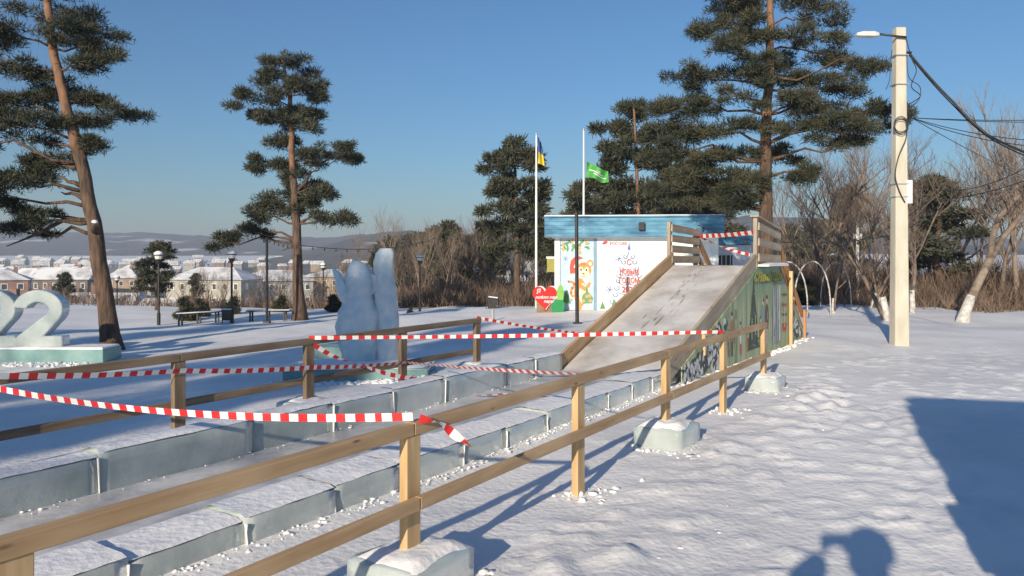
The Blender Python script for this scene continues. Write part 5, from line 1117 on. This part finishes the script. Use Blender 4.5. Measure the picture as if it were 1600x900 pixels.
# ================================================================== the photographer (his shadow lies on the path)
PB = Vector((.06,-.36,0)); PR = root('person', 'person in dark winter jacket and knitted hat holding up a phone', 'person', PB)
def skin(name, verts, edges, mat, par, rootv=0, lv=2):
    me = bpy.data.meshes.new(name); me.from_pydata([tuple(v[:3]) for v in verts], edges, []); me.update(); o = obj(name, me, mat, par)
    m_ = o.modifiers.new('skin', 'SKIN'); m_.use_smooth_shade = True
    for i, v in enumerate(verts): me.skin_vertices[0].data[i].radius = (v[3], v[4] if len(v) > 4 else v[3]); me.skin_vertices[0].data[i].use_root = (i == rootv)
    s_ = o.modifiers.new('sub', 'SUBSURF'); s_.levels = lv; s_.render_levels = lv; return o
X0, Y0 = PB.x, PB.y
sv = [(X0,Y0,.92,.17,.14),(X0,Y0,1.12,.17,.13),(X0,Y0,1.34,.19,.13),(X0,Y0,1.44,.10,.09),(X0,Y0,1.50,.06,.06),(X0,Y0+.02,1.60,.095,.105),(X0,Y0+.02,1.70,.075,.085),
 (X0-.20,Y0,1.38,.10),(X0-.34,Y0+.10,1.45,.11),(X0-.19,Y0+.28,1.47,.075),(X0-.14,Y0+.325,1.53,.045),
 (X0+.19,Y0,1.38,.075),(X0+.22,Y0+.10,1.24,.06),(X0+.04,Y0+.30,1.48,.045),(X0+.015,Y0+.325,1.52,.034),
 (X0-.10,Y0,.82,.11),(X0-.11,Y0+.02,.48,.075),(X0-.12,Y0-.02,.10,.055),(X0-.13,Y0+.12,.04,.045),
 (X0+.10,Y0,.82,.11),(X0+.11,Y0+.02,.48,.075),(X0+.12,Y0-.02,.10,.055),(X0+.13,Y0+.12,.04,.045)]
skin('body', sv, [(0,1),(1,2),(2,3),(3,4),(4,5),(5,6),(2,7),(7,8),(8,9),(9,10),(2,11),(11,12),(12,13),(13,14),(0,15),(15,16),(16,17),(17,18),(0,19),(19,20),(20,21),(21,22)], flat('dark_jacket', (.03,.035,.05)), PR)
flat('skin_tone', (.50,.32,.24))
MB().tube([(X0,Y0+.02,1.62),(X0,Y0+.02,1.68),(X0,Y0+.02,1.75),(X0,Y0+.02,1.79)], [.118,.125,.10,.03], 14).build('knitted_hat', flat('hat_wool', (.10,.10,.12)), PR, smooth=True)
MB().tube([(X0,Y0+.115,1.545),(X0,Y0+.125,1.59),(X0,Y0+.115,1.63)], [.04,.06,.05], 10).build('face', M['skin_tone'], PR, smooth=True)
for sgn, cx_ in ((-1, X0-.125), (1, X0+.015)):
    for k in range(4): skin('finger', [(cx_,Y0+.325,1.535+.014*k,.010),(cx_-sgn*.004,Y0+.345,1.54+.016*k,.0085),(cx_-sgn*.03,Y0+.352,1.542+.016*k,.008)], [(0,1),(1,2)], M['skin_tone'], PR, 0, 1)
    skin('thumb', [(cx_,Y0+.32,1.535,.011),(cx_-sgn*.015,Y0+.318,1.56,.009),(cx_-sgn*.03,Y0+.32,1.575,.008)], [(0,1),(1,2)], M['skin_tone'], PR, 0, 1)
tag(bevel(MB().box((0,-.020,1.6), (.155,.008,.075)).build('phone', M['black']), .004), 'slim black phone held up in both hands', 'phone')
# ================================================================== air
hm = bpy.data.materials.new('haze'); hm.use_nodes = True; hn = hm.node_tree; hn.nodes.clear(); ho = hn.nodes.new('ShaderNodeOutputMaterial'); hv = hn.nodes.new('ShaderNodeVolumePrincipled')
hv.inputs['Color'].default_value = (.72,.83,1,1); hv.inputs['Density'].default_value = .00058; hv.inputs['Anisotropy'].default_value = .1; hn.links.new(hv.outputs[0], ho.inputs['Volume'])
tag(MB().box((0, 800, 15), (3460, 1960, 96)).build('haze', hm), 'thin cold haze over the valley', 'haze', kind='stuff')
